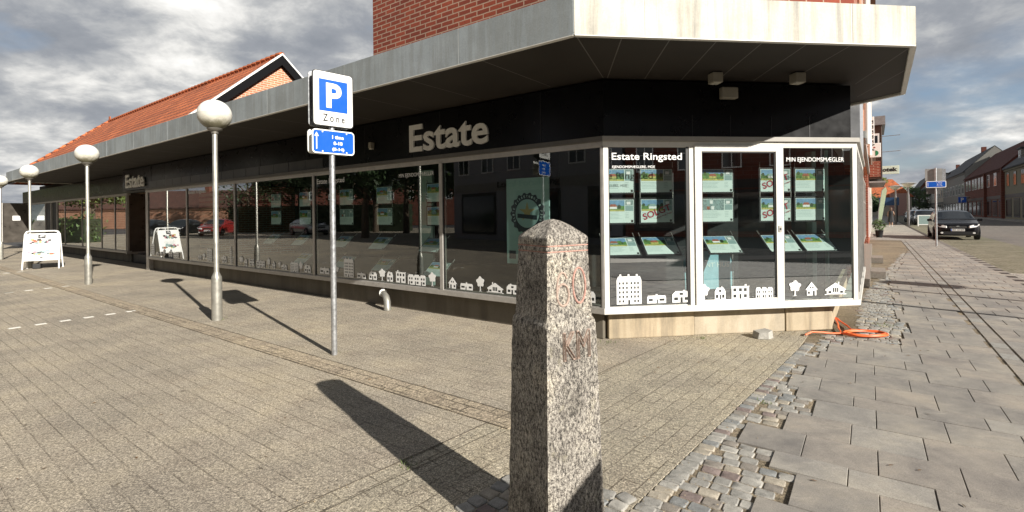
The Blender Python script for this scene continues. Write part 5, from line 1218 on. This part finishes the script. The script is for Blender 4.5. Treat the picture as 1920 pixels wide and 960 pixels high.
    for sx in (-1, 1):
        for y in (.82, 3.62):
            m = MB(); T = Fr((sx*.80, y, .315), (0, 1, 0), (sx, 0, 0)); c_ = [(math.cos(2*math.pi*k/24), math.sin(2*math.pi*k/24)) for k in range(24)]
            m.prism(T, [(.315*a_, .315*b_) for a_, b_ in c_], -.10, .098, M_tyre); wh = m.build('wheel', t_, bevel=.02)
            m = MB(); 
            m.prism(T, [(.20*a_, .20*b_) for a_, b_ in c_], .098, .104, M_black)
            for q in range(5):
                th = q*2*math.pi/5; ux, uz = math.cos(th), math.sin(th); m.prism(T, [(ux*.03-uz*.03, uz*.03+ux*.03), (ux*.21-uz*.035, uz*.21+ux*.035), (ux*.21+uz*.035, uz*.21-ux*.035), (ux*.03+uz*.03, uz*.03-ux*.03)], .104, .118, M_rim)
            m.prism(T, [(.045*a_, .045*b_) for a_, b_ in c_], .104, .122, M_rim); ro_ = [(.215*a_, .215*b_) for a_, b_ in c_]
            m.build('rim', wh)
            m = MB(); T2 = Fr((sx*.862, y, .315), (0, 1, 0), (sx, 0, 0)); hc = [(math.cos(math.pi*k/16), math.sin(math.pi*k/16)) for k in range(17)]
            m.prism(T2, [(.375*a_, .36*b_) for a_, b_ in hc]+[(.325*a_, .32*b_) for a_, b_ in hc[::-1]], .0, .03, M_black); m.build('wheel_arch', t_)
        m = MB()  # headlight: swept wedge wrapped on the corner
        hl = [(.42, .015, .60), (.66, .10, .64), (.80, .24, .72), (.815, .38, .775), (.70, .26, .775), (.52, .10, .735), (.42, .06, .70)]
        m.add([Vector((sx*(x+.02), y-.07, z+.01)) for x, y, z in hl]+[Vector((sx*(x-.08), y+.1, z-.01)) for x, y, z in hl], [tuple(range(7))]+[(k, (k+1) % 7, 7+(k+1) % 7, 7+k) for k in range(7)], M_hl); m.build('headlight', t_, smooth=False)
        m = MB(); m.lathe(Vector((sx*.62, .0, .36)), [(.05, -.05), (.055, .05)], M_hl, 10) if 0 else m.prism(LOC, [(sx*.60+.055*math.cos(q), .36+.045*math.sin(q)) for q in [k*math.pi/6 for k in range(12)]], -.10, .012, M_hl); m.build('fog_lamp', t_)
        m = MB(); m.add([Vector((sx*x, 4.50+y, z)) for x, y, z in ((.52, .03, .72), (.76, -.06, .74), (.80, -.16, .95), (.60, -.02, .97))]+[Vector((sx*x, 4.42+y, z)) for x, y, z in ((.52, .03, .72), (.74, -.06, .74), (.76, -.16, .95), (.60, -.02, .97))], [(0, 1, 2, 3), (4, 5, 6, 7), (0, 1, 5, 4), (1, 2, 6, 5), (2, 3, 7, 6), (3, 0, 4, 7)], M_red); m.build('tail_light', t_)
        m = MB(); T = Fr((sx*.98, 1.42, .98), (1, 0, 0), (0, -1, 0)); m.prism(T, rrect(-.10, .10, -.06, .07, .04, 3), -.04, .04, paint); m.box(T, -sx*.13-.05, -sx*.13+.05, -.02, .02, -.05, -.02, M_black); m.build('wing_mirror', t_, bevel=.01)
    m = MB(); m.prism(LOC, [(-.36, .60), (.36, .60), (.30, .71), (-.30, .71)], -.05, .004, M_black); m.prism(LOC, [(-.55, .27), (.55, .27), (.62, .42), (-.62, .42)], -.04, .006, M_black)
    for z in (.63, .66): m.box(LOC, -.33, .33, .004, .008, z, z+.008, M_chr)
    m.build('grille', t_)
    m = MB(); m.prism(LOC, [(.07*math.cos(q), .685+.032*math.sin(q)) for q in [k*math.pi/8 for k in range(16)]], .0, .02, M_chr); m.build('badge', t_)
    m = MB(); m.box(LOC, -.26, .26, -.01, .018, .45, .56, M_white); m.box(LOC, -.255, -.225, .018, .0195, .455, .555, M_blue); pl2 = m.build('number_plate', t_); m = MB(); text(m, LOC, plate, -.2, .24, .475, .54, .018, .002, M_black, bold=.02); m.build('plate_characters', pl2, recalc=False)
    m = MB(); m.box(Fr((0, 4.55, 0), (-1, 0, 0), (0, 1, 0)), -.26, .26, .0, .02, .62, .73, M_white); m.build('rear_plate', t_)
    return t_
M_cblk = S('black_car_paint', (.004, .004, .005), .2, var=0, spec=.35); M_cgry = S('grey_car_paint', (.09, .10, .11), .25, .4, var=0, coat=1); M_cred = S('red_car_paint', (.25, .02, .02), .25, var=0, coat=1); M_csil = S('silver_car_paint', (.4, .41, .42), .28, .6, var=0, coat=1)
rzs = math.atan2(DR.y, DR.x)-math.pi/2
c0 = car('shiny black estate car parked at the kerb on the bay cobbles, facing the camera', M_cblk)
place(c0, tuple((V2(21.75, 24.9)+NR*.62)+Vector((0, 0, -.005))), rzs)
c1_ = car('dark grey estate car parked first behind the far dish lamps', M_cgry, group='cars parked farther down the street', plate='AL 23 417')
place(c1_, tuple(FRt(62, 4.2, 0)), rzs)
dup(c1_, tuple(FRt(70, 4.2, 0)), rzs, 'second dark car down the row behind the far dish lamps')
dup(c1_, tuple(FRt(55.5, 4.3, 0)), rzs, 'dark car parked nearest behind the far pavement board')
# ------------------------------------------------------------------ pedestrian
M_skin = S('skin', (.42, .25, .17), .6, var=.05); M_dress = S('black_dress', (.012, .012, .014), .8, var=.2, obj=True); M_hair = S('brown_hair', (.09, .05, .03), .7, var=.2)
def person(label, x, y, rz):
    t_ = thing('person', label, 'person', (x, y, 0), rz)
    bm = bmesh.new(); lay = bm.verts.layers.skin.verify() if False else None; bm.free()
    J = {'pel': (0, 0, .92, .13), 'waist': (0, 0, 1.08, .11), 'chest': (0, .01, 1.30, .13), 'neck': (0, 0, 1.45, .055), 'head0': (0, -.01, 1.54, .075), 'head1': (0, -.015, 1.64, .09), 'head2': (0, 0, 1.70, .06),
         'ls': (.17, 0, 1.40, .055), 'le': (.22, .05, 1.14, .042), 'lh': (.20, -.04, .92, .03), 'lf': (.20, -.07, .84, .022), 'rs': (-.17, 0, 1.40, .055), 're': (-.23, .02, 1.15, .042), 'rh': (-.20, -.13, .98, .03), 'rf': (-.19, -.19, .93, .022),
         'lhip': (.09, 0, .88, .09), 'lk': (.09, -.10, .50, .06), 'la': (.09, -.02, .10, .04), 'lt': (.09, -.15, .04, .035), 'rhip': (-.09, 0, .88, .09), 'rk': (-.09, .04, .50, .06), 'ra': (-.09, .22, .14, .04), 'rt': (-.09, .15, .03, .035)}
    E_ = [('pel', 'waist'), ('waist', 'chest'), ('chest', 'neck'), ('neck', 'head0'), ('head0', 'head1'), ('head1', 'head2'), ('chest', 'ls'), ('ls', 'le'), ('le', 'lh'), ('lh', 'lf'), ('chest', 'rs'), ('rs', 're'), ('re', 'rh'), ('rh', 'rf'), ('pel', 'lhip'), ('lhip', 'lk'), ('lk', 'la'), ('la', 'lt'), ('pel', 'rhip'), ('rhip', 'rk'), ('rk', 'ra'), ('ra', 'rt')]
    nm = list(J); me = bpy.data.meshes.new('body'); me.from_pydata([J[k][:3] for k in nm], [(nm.index(a_), nm.index(b_)) for a_, b_ in E_], [])
    o = bpy.data.objects.new('body', me); C.objects.link(o); o.parent = t_; me.materials.append(M_skin)
    sk = o.modifiers.new('skin', 'SKIN')
    for i, k in enumerate(nm):
        v = me.skin_vertices[0].data[i]; v.radius = (J[k][3],)*2; v.use_root = (k == 'pel')
    s_ = o.modifiers.new('sub', 'SUBSURF'); s_.levels = s_.render_levels = 2
    M_ = t_.matrix_basis
    def rings(rs, mat, name):
        m = MB(); vs = []; fs = []; n_ = 20
        for z, rx, ry, yo in rs: vs += [M_ @ Vector((rx*math.cos(2*math.pi*k/n_), yo+ry*math.sin(2*math.pi*k/n_)*(1+.08*math.sin(k*2.1)*(z < .9)), z)) for k in range(n_)]
        for i in range(len(rs)-1):
            for k in range(n_): fs.append((i*n_+k, i*n_+(k+1) % n_, (i+1)*n_+(k+1) % n_, (i+1)*n_+k))
        m.add(vs, fs, mat); m.build(name, t_, smooth=True)
    rings([(.42, .26, .30, .02), (.6, .24, .25, .01), (.85, .205, .18, 0), (1.08, .155, .135, 0), (1.25, .18, .15, 0), (1.40, .19, .13, 0), (1.46, .09, .08, 0)], M_dress, 'dress')
    rings([(1.44, .06, .05, .06), (1.5, .10, .09, .03), (1.6, .115, .12, .01), (1.70, .105, .11, .0), (1.755, .05, .05, 0), (1.76, .005, .005, 0)], M_hair, 'hair')
    for sx in (-1, 1):
        m = MB(); y0 = -.06 if sx > 0 else .2; z0 = .0 if sx > 0 else .02
        m.tube([M_ @ Vector((sx*.09, y0+.1, z0+.045)), M_ @ Vector((sx*.09, y0, z0+.045)), M_ @ Vector((sx*.09, y0-.13, z0+.03))], [.045, .05, .035], M_white, 10); m.build('shoe', t_, smooth=True)
    return t_
person('person in a black knee-length dress and pale shoes walking away along the far pavement', 35.0, 45.4, rzs+math.pi)
# ------------------------------------------------------------------ opposite side of the street
M_rbrk = brickwall('opposite_red_brick', DR, (.17, .045, .025), (.13, .036, .02), (.17, .11, .085), bw=.9, rh=.25, ms=.02)
M_rtile = tilemat('dark_red_tiles', (DR.x, DR.y), (.12, .032, .022), (.09, .025, .018), .35, .3); M_slate = S('dark_slate', (.035, .037, .042), .7, var=.3)
M_ocre = S('ochre_render', (.22, .19, .125), .8, var=.12); M_pale = S('pale_stone_render', (.25, .245, .22), .8, var=.15); M_dark = S('dark_shopfront', (.025, .022, .02), .5, var=.3)
def house(name, label, T, s0, s1, eave, ridge, wall, roof, depth=9, storeys=((3.9, 6.0),), bays=6, ww=2.0, ground=True, gcol=None, dormers=0, fm=None, cat='house', frontgable=False, chim=1, wh=None):
    t_ = thing(name, label, cat, tuple(T((s0+s1)/2, 0, 0))); L_ = s1-s0
    m = MB(); m.box(T, s0, s1, -depth, 0, 0, eave, wall)
    for e_ in (s0, s1-.02):
        m.add([T(e_, 0, eave), T(e_, -depth, eave), T(e_, -depth/2, ridge), T(e_+.02, 0, eave), T(e_+.02, -depth, eave), T(e_+.02, -depth/2, ridge)], [(0, 1, 2), (3, 4, 5)], wall)
    m.build('wall', t_)
    m = MB(); e_ = .3
    m.add([T(s0, e_, eave-.12), T(s1, e_, eave-.12), T(s1, -depth/2, ridge), T(s0, -depth/2, ridge), T(s0, -depth-e_, eave-.12), T(s1, -depth-e_, eave-.12), T(s0, e_, eave-.3), T(s1, e_, eave-.3), T(s1, -depth/2, ridge-.2), T(s0, -depth/2, ridge-.2), T(s0, -depth-e_, eave-.3), T(s1, -depth-e_, eave-.3)], [(0, 1, 2, 3), (3, 2, 5, 4), (6, 7, 8, 9), (9, 8, 11, 10), (0, 1, 7, 6), (0, 3, 9, 6), (1, 2, 8, 7), (3, 4, 10, 9), (2, 5, 11, 8), (4, 5, 11, 10)], roof)
    rf = m.build('roof', t_)
    if chim:
        for k in range(chim):
            cs = s0+L_*(.3+.5*k); m = MB(); m.box(T, cs, cs+.8, -depth/2-.4, -depth/2+.4, ridge-.8, ridge+.9, M_rbrk); m.build('chimney', rf)
    m = MB(); m.box(T, s0+.05, s1-.05, .0, .14, eave-.55, eave-.31, wall); m.build('cornice', t_)
    for (z0, z1) in storeys:
        for k in range(bays):
            c_ = s0+L_*(k+.5)/bays; wallwin(None, T, c_-ww/2, c_+ww/2, z0, z1, .04, t_, fm=fm)
    if ground:
        m = MB(); m.box(T, s0+.2, s1-.2, .0, .05, 3.0, 3.5, gcol or M_dark); m.build('shop_fascia', t_)
        n_ = max(2, int(L_/4.5))
        for k in range(n_):
            c_ = s0+L_*(k+.5)/n_; m = MB(); m.box(T, c_-1.7, c_+1.7, .01, .04, .35, 2.9, M_dark); f_ = m.build('shopfront', t_); m = MB(); m.box(T, c_-1.5, c_+1.5, .04, .045, .5, 2.7, M_wglass); m.build('pane', f_)
    for k in range(dormers):
        c_ = s0+L_*(k+.5)/dormers; zc = eave+.5; yb = -1.0
        m = MB(); m.box(T, c_-.9, c_+.9, yb-1.6, yb, zc, zc+1.8, M_pale); m.box(T, c_-1.1, c_+1.1, yb-1.8, yb+.15, zc+1.8, zc+2.0, M_slate); dm = m.build('dormer', rf)
        m = MB(); m.box(T, c_-.6, c_+.6, yb, yb+.04, zc+.25, zc+1.6, M_wglass); m.box(T, c_-.04, c_+.04, yb+.04, yb+.07, zc+.25, zc+1.6, M_wdirty); m.box(T, c_-.6, c_+.6, yb+.04, yb+.07, zc+.85, zc+.93, M_wdirty)
        m.build('window', dm) if 0 else m.build('window', t_)
    return t_
house('ochre_house', 'ochre rendered house with dark slate roof and dormers at the right edge of the photo', FO, 52, 90.3, 7.3, 11.8, M_ocre, M_slate, bays=9, ww=1.5, storeys=((4.6, 6.5),), dormers=6, fm=M_ocre)
b_ = house('red_brick_house', 'wide red brick shop house with eight white upper windows across the street', FO, 90.5, 128.5, 7.6, 12.4, M_rbrk, M_rtile, bays=1, ww=.1, storeys=(), chim=0)
for c_ in (97, 102.6, 108.2, 111.4, 115, 118, 122, 125.6): wallwin(None, FO, c_-1.05, c_+1.05, 5.0, 7.0, .04, b_)
for q0_ in (90.6, 104.4): m = MB(); m.box(FO, q0_, q0_+.6, .0, .35, 0, 7.4, M_rbrk); m.build('pilaster', b_)
house('slate_roof_house', 'pale stone house with steep slate roof left of the red brick house', FO, 128.7, 168, 9.3, 14.2, M_pale, M_slate, bays=8, ww=2.4, storeys=((4.6, 6.8),), dormers=0, gcol=M_pale)
g2 = thing('pale_gable_house', 'tall pale gable peeking over the roofs across the street', 'house', tuple(FO(165, -20, 0)))
m = MB(); m.add([FO(160, -14, 0), FO(160, -30, 0), FO(160, -30, 12.5), FO(160, -22, 18.6), FO(160, -14, 12.5), FO(185, -14, 0), FO(185, -30, 0), FO(185, -30, 12.5), FO(185, -22, 18.6), FO(185, -14, 12.5)], [(0, 1, 2, 3, 4), (5, 6, 7, 8, 9), (0, 4, 9, 5), (1, 2, 7, 6)], S('pale_gable_render', (.42, .37, .28), .8, var=.2)); m.build('wall', g2)
m = MB(); m.add([FO(159.5, -13.5, 12.3), FO(159.5, -22, 18.8), FO(159.5, -30.5, 12.3), FO(185, -13.5, 12.3), FO(185, -22, 18.8), FO(185, -30.5, 12.3)], [(0, 1, 4, 3), (1, 2, 5, 4)], M_slate); m.build('roof', g2)
house('cream_house', 'cream house with dark mansard roof farther along the opposite side', FO, 168.3, 215, 9.0, 13.4, M_cream, M_slate, bays=8, ww=2.4, storeys=((4.6, 7.0),), dormers=6)
house('brown_brick_house', 'dark brick house in shade far along the opposite side', FO, 215.3, 262, 8.6, 14.0, M_rbrk, M_slate, bays=7, ww=2.6, storeys=((4.4, 6.6),))
house('gabled_brick_house', 'dark gabled brick house farthest along the opposite side', FO, 262.3, 330, 9.5, 16.5, M_rbrk, M_slate, bays=8, ww=3, storeys=((5, 7.6),))
op = thing('opposite_parking_sign', 'small blue parking sign on the opposite pavement before the red brick house', 'sign', tuple(FO(112, 2.2, 0)))
m = MB(); m.tube([FO(112, 2.2, 0), FO(112, 2.2, 3.6)], .05, M_black, 8); m.build('post', op); m = MB(); m.prism(sq(0, 0), [], 0, 0, M_blue) if 0 else m.box(Fr(FO(112, 2.2, 0), NR, -DR), -.55, .55, .05, .08, 2.7, 3.7, M_blue); q_ = m.build('sign_plate', op)
m = MB(); text(m, Fr(FO(112, 2.2, 0), NR, -DR), 'P', -.2, .2, 2.9, 3.55, .08, .01, M_wdirty, bold=.03); m.build('letter', q_)
# end of the street
er = thing('red_roof_house', 'low house with bright red roof closing the far end of the street', 'house', (105, 150, 0))
m = MB(); FE = Fr((93, 140, 0), (.93, -.37, 0), (-.37, -.93, 0)); m.box(FE, 0, 17, -9, 0, 0, 5.2, M_cream); m.build('wall', er)
m = MB(); m.add([FE(-.5, .4, 5), FE(17.5, .4, 5), FE(14, -4.5, 10.2), FE(3, -4.5, 10.2), FE(-.5, -9.4, 5), FE(17.5, -9.4, 5)], [(0, 1, 2, 3), (3, 2, 5, 4), (0, 3, 4), (1, 2, 5)], M_tiles); m.build('roof', er)
m = MB(); m.box(FE, 12, 16, -1, 1.2, 0, 6.0, S('pink_render', (.5, .3, .25), .8, var=.1)); m.build('porch', er)
py = thing('lattice_mast', 'thin grey lattice mast on the skyline above the red roof', 'mast', (150, 205, 0))
m = MB(); pts = [(-1, -1), (1, -1), (1, 1), (-1, 1)]
for (a_, b_), (c_, d_) in zip(pts, pts[1:]+pts[:1]):
    m.tube([(150+a_*1.6, 205+b_*1.6, 0), (150+a_*.4, 205+b_*.4, 20)], .12, M_galv, 5)
    for k in range(8):
        f0 = 1.6-1.2*k/8; f1_ = 1.6-1.2*(k+1)/8; m.tube([(150+a_*f0, 205+b_*f0, 2.5*k), (150+c_*f1_, 205+d_*f1_, 2.5*k+2.5)], .08, M_galv, 4)
m.build('lattice', py)
bsn = thing('blue_direction_sign', 'dark blue board sign on posts above the pedestrian at the far crossing', 'sign', (48, 62.5, 0))
m = MB(); T = Fr((48, 62.5, 0), (.75, -.66, 0), (-.66, -.75, 0)); m.tube([T(-.8, 0, 0), T(-.8, 0, 3.1)], .05, M_black, 8); m.tube([T(.8, 0, 0), T(.8, 0, 3.1)], .05, M_black, 8); m.build('post', bsn); m = MB(); m.box(T, -1, 1, .05, .09, 2.1, 3.1, S('dull_blue_board', (.05, .11, .22), .5, var=.1)); m.build('sign_board', bsn)
for i, (x_, y_, h_, cr_) in enumerate(((78, 108, 5.5, 3.2), (120, 150, 9, 5), (135, 163, 9, 6), (150, 176, 8, 6), (90, 126, 6, 3.5), (108, 140, 7, 4))):
    tree(['small rounded green tree on the far left pavement', 'leafy tree right of the red roof', 'broad tree in the far tree row by the opposite houses', 'farthest tree of the row at the street end', 'light green tree in front of the red roof house', 'dark tree just right of the red roof porch'][i], x_, y_, h_, cr_, 1500, M_leaf if i % 2 else M_leaf2, 40+i, 'trees at the end of the street', leaf=.4, low=.2)
# trees and houses left of and behind the camera, seen in the glass
def hedge(name, label, p0, p1, h, wd, n, mat, seed):
    rnd = random.Random(seed); t_ = thing(name, label, 'hedge', ((p0[0]+p1[0])/2, (p0[1]+p1[1])/2, 0)); a_ = V2(*p0); b_ = V2(*p1); d = (b_-a_).normalized(); n_ = V2(-d.y, d.x)
    m = MB(); L_ = (b_-a_).length; c_ = Fr(a_, d, n_); m.box(c_, .1, L_-.1, -wd*.35, wd*.35, 0, h*.8, S('hedge_core', (.02, .03, .012), .9, var=.2)); m.build('core', t_)
    m = MB(); k = int(L_/.8)+1
    for i in range(k): vs, fs = leafball(c_(i*.8, rnd.uniform(-.2, .2), h*.5), wd*.62, h*rnd.uniform(.42, .62), n//k, .13, mat, rnd); m.add(vs, fs, mat)
    m.build('foliage', t_, recalc=False)
FB = Fr((-86, 44, 0), (math.cos(R(-75)), math.sin(R(-75)), 0), (math.cos(R(15)), math.sin(R(15)), 0))
house('long_brick_hall', 'low orange brick hall with brown tile roof, mirrored in the left panes', FB, -22, 17, 3.4, 6.2, brickwall('hall_brick', (math.cos(R(-75)), math.sin(R(-75))), (.42, .17, .09), (.36, .14, .075), (.4, .3, .22)), tilemat('brown_tiles', (math.cos(R(-75)), math.sin(R(-75))), (.13, .06, .045), (.09, .045, .035), .3, .3), storeys=(), ground=False, chim=2)
house('gabled_red_house', 'red brick house with white trimmed eaves, mirrored in the middle panes', FB, 17.5, 26, 4.6, 8.2, M_rbrk, M_rtile, bays=3, ww=1, storeys=((1.2, 2.6),), ground=False, chim=1)
hedge('hedge', 'thick green hedge bordering the car park, mirrored in the far left panes', (-40, 40), (-33, 27), 2.0, 1.8, 4200, M_leaf, 1)
hedge('low_hedge', 'low dark hedge along the car park, mirrored in the middle panes', (-52, 22), (-44, 4), 3.4, 1.8, 5500, M_leaf2, 2)
tn = 0
for (x_, y_, h_, cr_, mm) in ((-54, 42, 9, 4, M_leaf3), (-46, 33, 8, 3.3, M_leaf3), (-52, 16, 10, 4.6, M_leaf2), (-47, 11.5, 12, 5, M_leaf2), (-42, 7.5, 12, 5, M_leaf2), (-38, 5, 12, 4.8, M_leaf2), (-33, 3.2, 9.5, 3.4, M_leaf), (-70, 24, 12, 6, M_leaf2), (-72, 44, 12, 6, M_leaf), (-30, 8.5, 9, 3.4, M_leaf2)):
    tree(f'{["yellow green", "light green", "dark", "tall dark", "broad dark", "dense dark", "slim green", "big distant", "spreading distant", "narrow dark"][tn]} tree by the car park, seen mirrored in the long facade glass', x_, y_, h_, cr_, 3600, mm, 60+tn, 'plaza trees mirrored in the glass', leaf=.24, low=.3); tn += 1
lot = car('dark car in the car park mirrored in the left panes', M_cblk, group='cars in the car park mirrored in the glass', kind='saloon', plate='CD 71 206')
place(lot, (-43.5, 27.5, 0), R(100)); dup(lot, (-42, 24.3, 0), R(98), 'second dark car in the mirrored car park')
lr = car('red car in the car park mirrored in the middle panes', M_cred, group='cars in the car park mirrored in the glass', kind='saloon', plate='DK 44 310'); place(lr, (-40.5, 21.2, 0), R(97))
ls_ = car('silver car in the car park mirrored in the middle panes', M_csil, group='cars in the car park mirrored in the glass', kind='saloon', plate='EF 15 662'); place(ls_, (-37, 12, 0), R(60))
house('mirrored_end_house', 'dark brick house closing the car park, mirrored behind the plaza trees', FB, 27, 52, 6.5, 10.5, M_rbrk, M_slate, bays=8, ww=1, storeys=((4.2, 5.6),), ground=False)
# pale building across the side street, mirrored beside the milestone
dS = V2(-26.2, 3.3)-V2(-12.5, -4.5); dS.normalize(); dS = V2(-.9, .436).normalized(); FS_ = Fr(V2(-15.3, -2.4), dS, V2(-dS.y, dS.x) if V2(-dS.y, dS.x).dot(V2(0, 1)) > 0 else V2(dS.y, -dS.x))
pb_ = house('pale_insurance_building', 'pale grey two storey building with dark windows, mirrored in the glass left of the milestone', FS_, -14, 12.0, 7.2, 10.5, S('pale_grey_render', (.30, .30, .32), .8, var=.06), M_slate, bays=11, ww=1.1, storeys=((4.1, 5.8),), gcol=M_pale, ground=True)
m = MB(); text(m, FS_, 'Lokal Forsikring', 7.5, 2.5, 3.05, 3.5, .05, .04, M_black, bold=.02); m.build('shop_lettering', pb_, recalc=False)
dq = V2(.77, .64); FSo = Fr(V2(15.2, -17.3), dq, V2(-.64, .77))
house('south_grey_house', 'grey rendered house across the street to the south, mirrored in the sunlit front panes', FSo, -17, -2.2, 7.6, 9.6, S('grey_blue_render', (.20, .21, .23), .8, var=.06), M_slate, bays=6, ww=1.1, storeys=((4.2, 5.9),), depth=8)
house('south_dark_house', 'dark brick house across the street to the south, mirrored in the right front pane', FSo, -2, 16, 7.4, 9.8, M_rbrk, M_slate, bays=7, ww=1.1, storeys=((4.2, 5.9),), depth=8)
# paving south of the crossing, mirrored in the sunlit front panes
M_fan = paver('dark_crossing_cobbles', 20, .13, .11, (.13, .125, .12), (.19, .18, .17), (.03, .028, .025), .016, (.7, .7, .72), 1)
pfn = MB(); pfn.slab([tuple(FF(*q, 0))[:2] for q in ((2.6, 5.0), (16, 5.0), (16, 9.0), (1.5, 9.0), (1.5, 6.6))], .001, .009, M_fan); struct(pfn.build('cobbled_road'))
pfn = MB(); pfn.slab([tuple(FF(*q, 0))[:2] for q in ((1.0, 9.02), (16, 9.02), (16, 10.3), (1.0, 10.3))], .001, .010, S('pale_crossing_band', (.42, .39, .34), .8, var=.1)); struct(pfn.build('pale_pavement'))

# ------------------------------------------------------------------ grit, weeds and dead leaves
rnd = random.Random(77)
M_grit = S('sandy_grit', (.30, .24, .16), .95, var=.5, nscale=40); M_dleaf = S('dead_leaf', (.16, .085, .03), .8, var=.4, nscale=30)
m = MB()
def crumb(mb, p_, r_, mat):
    v = [p_+Vector((rnd.uniform(-1, 1)*r_, rnd.uniform(-1, 1)*r_, rnd.uniform(0, 1)*r_)) for _ in range(4)]
    mb.add(v, [(0, 1, 2), (0, 1, 3), (1, 2, 3), (0, 2, 3)], mat)
for i in range(2600):
    k = rnd.random()
    if k < .22: p_ = FF(rnd.uniform(.1, 3.2), -.12+abs(rnd.gauss(0, .10)), .002)
    elif k < .45: p_ = FL(rnd.uniform(.1, 14), -.1+abs(rnd.gauss(0, .09)), .002)
    elif k < .62: p_ = FRt(rnd.uniform(-.4, 7), rnd.uniform(-.1, .4), -.002)
    elif k < .8: p_ = e0+dedge*rnd.uniform(-.3, 4.2)+ne*rnd.gauss(.1, .12)
    elif k < .9: p_ = q0+DL*rnd.uniform(0, 8)+nrm*rnd.choice((0, .25))+V2(rnd.gauss(0, .02), rnd.gauss(0, .02))+UP*.004
    else: p_ = s0+dseam*rnd.uniform(-2, 4.5)+V2(rnd.gauss(0, .03), rnd.gauss(0, .03))
    crumb(m, Vector(p_)+UP*.001, rnd.uniform(.003, .009), M_grit if rnd.random() < .8 else CB[0])
o = m.build('grit', None, recalc=False); tag(o, 'sandy grit and crumbs gathered in the joints and along the shop wall', 'grit', kind='stuff')
m = MB()
for i in range(150):
    p_ = Vector((rnd.uniform(-5, 3.5), rnd.uniform(2.2, 8), .006)) if i % 3 else FF(rnd.uniform(-.5, 3.6), rnd.uniform(0, 1.2), .006)
    if (p_-A).dot(NL) < .05 and p_.x < 1.1: continue
    th = rnd.uniform(0, 6.28); l = rnd.uniform(.008, .022); d = V2(math.cos(th), math.sin(th)); n_ = V2(-d.y, d.x)
    m.quad([p_-d*l, p_+n_*l*.45+UP*.004, p_+d*l+UP*.003, p_-n_*l*.4+UP*.001], M_dleaf if rnd.random() < .6 else M_dj)
o = m.build('dead_leaves', None, recalc=False); tag(o, 'small brown dead leaves and specks scattered over the plaza paving', 'litter', kind='stuff')
m = MB()
for c_, n_, r_ in ((V2(-.68, 3.05), 46, .035), (e0+ne*.0-dedge*.08, 40, .03), (FF(.03, .02, 0), 30, .05), (FF(1.22, .0, 0), 34, .04), (FRt(.6, .25, 0), 60, .08), (FL(3.9, .05, 0), 24, .04), (V2(-4.47, 7.56), 24, .09), (e0+dedge*2.0+ne*.15, 26, .03), (V2(-2.0, 5.58), 14, .05)):
    for k in range(n_):
        p_ = Vector(c_)+Vector((rnd.gauss(0, r_), rnd.gauss(0, r_), 0)); th = rnd.uniform(0, 6.28); h = rnd.uniform(.008, .03); w_ = V2(math.cos(th), math.sin(th))*.003
        m.add([p_-w_, p_+w_, p_+V2(rnd.gauss(0, .01), rnd.gauss(0, .01))+UP*h], [(0, 1, 2)], M_leaf3)
o = m.build('weeds', None, recalc=False); tag(o, 'tiny green weeds growing from the paving joints and wall foot', 'weeds', kind='stuff')
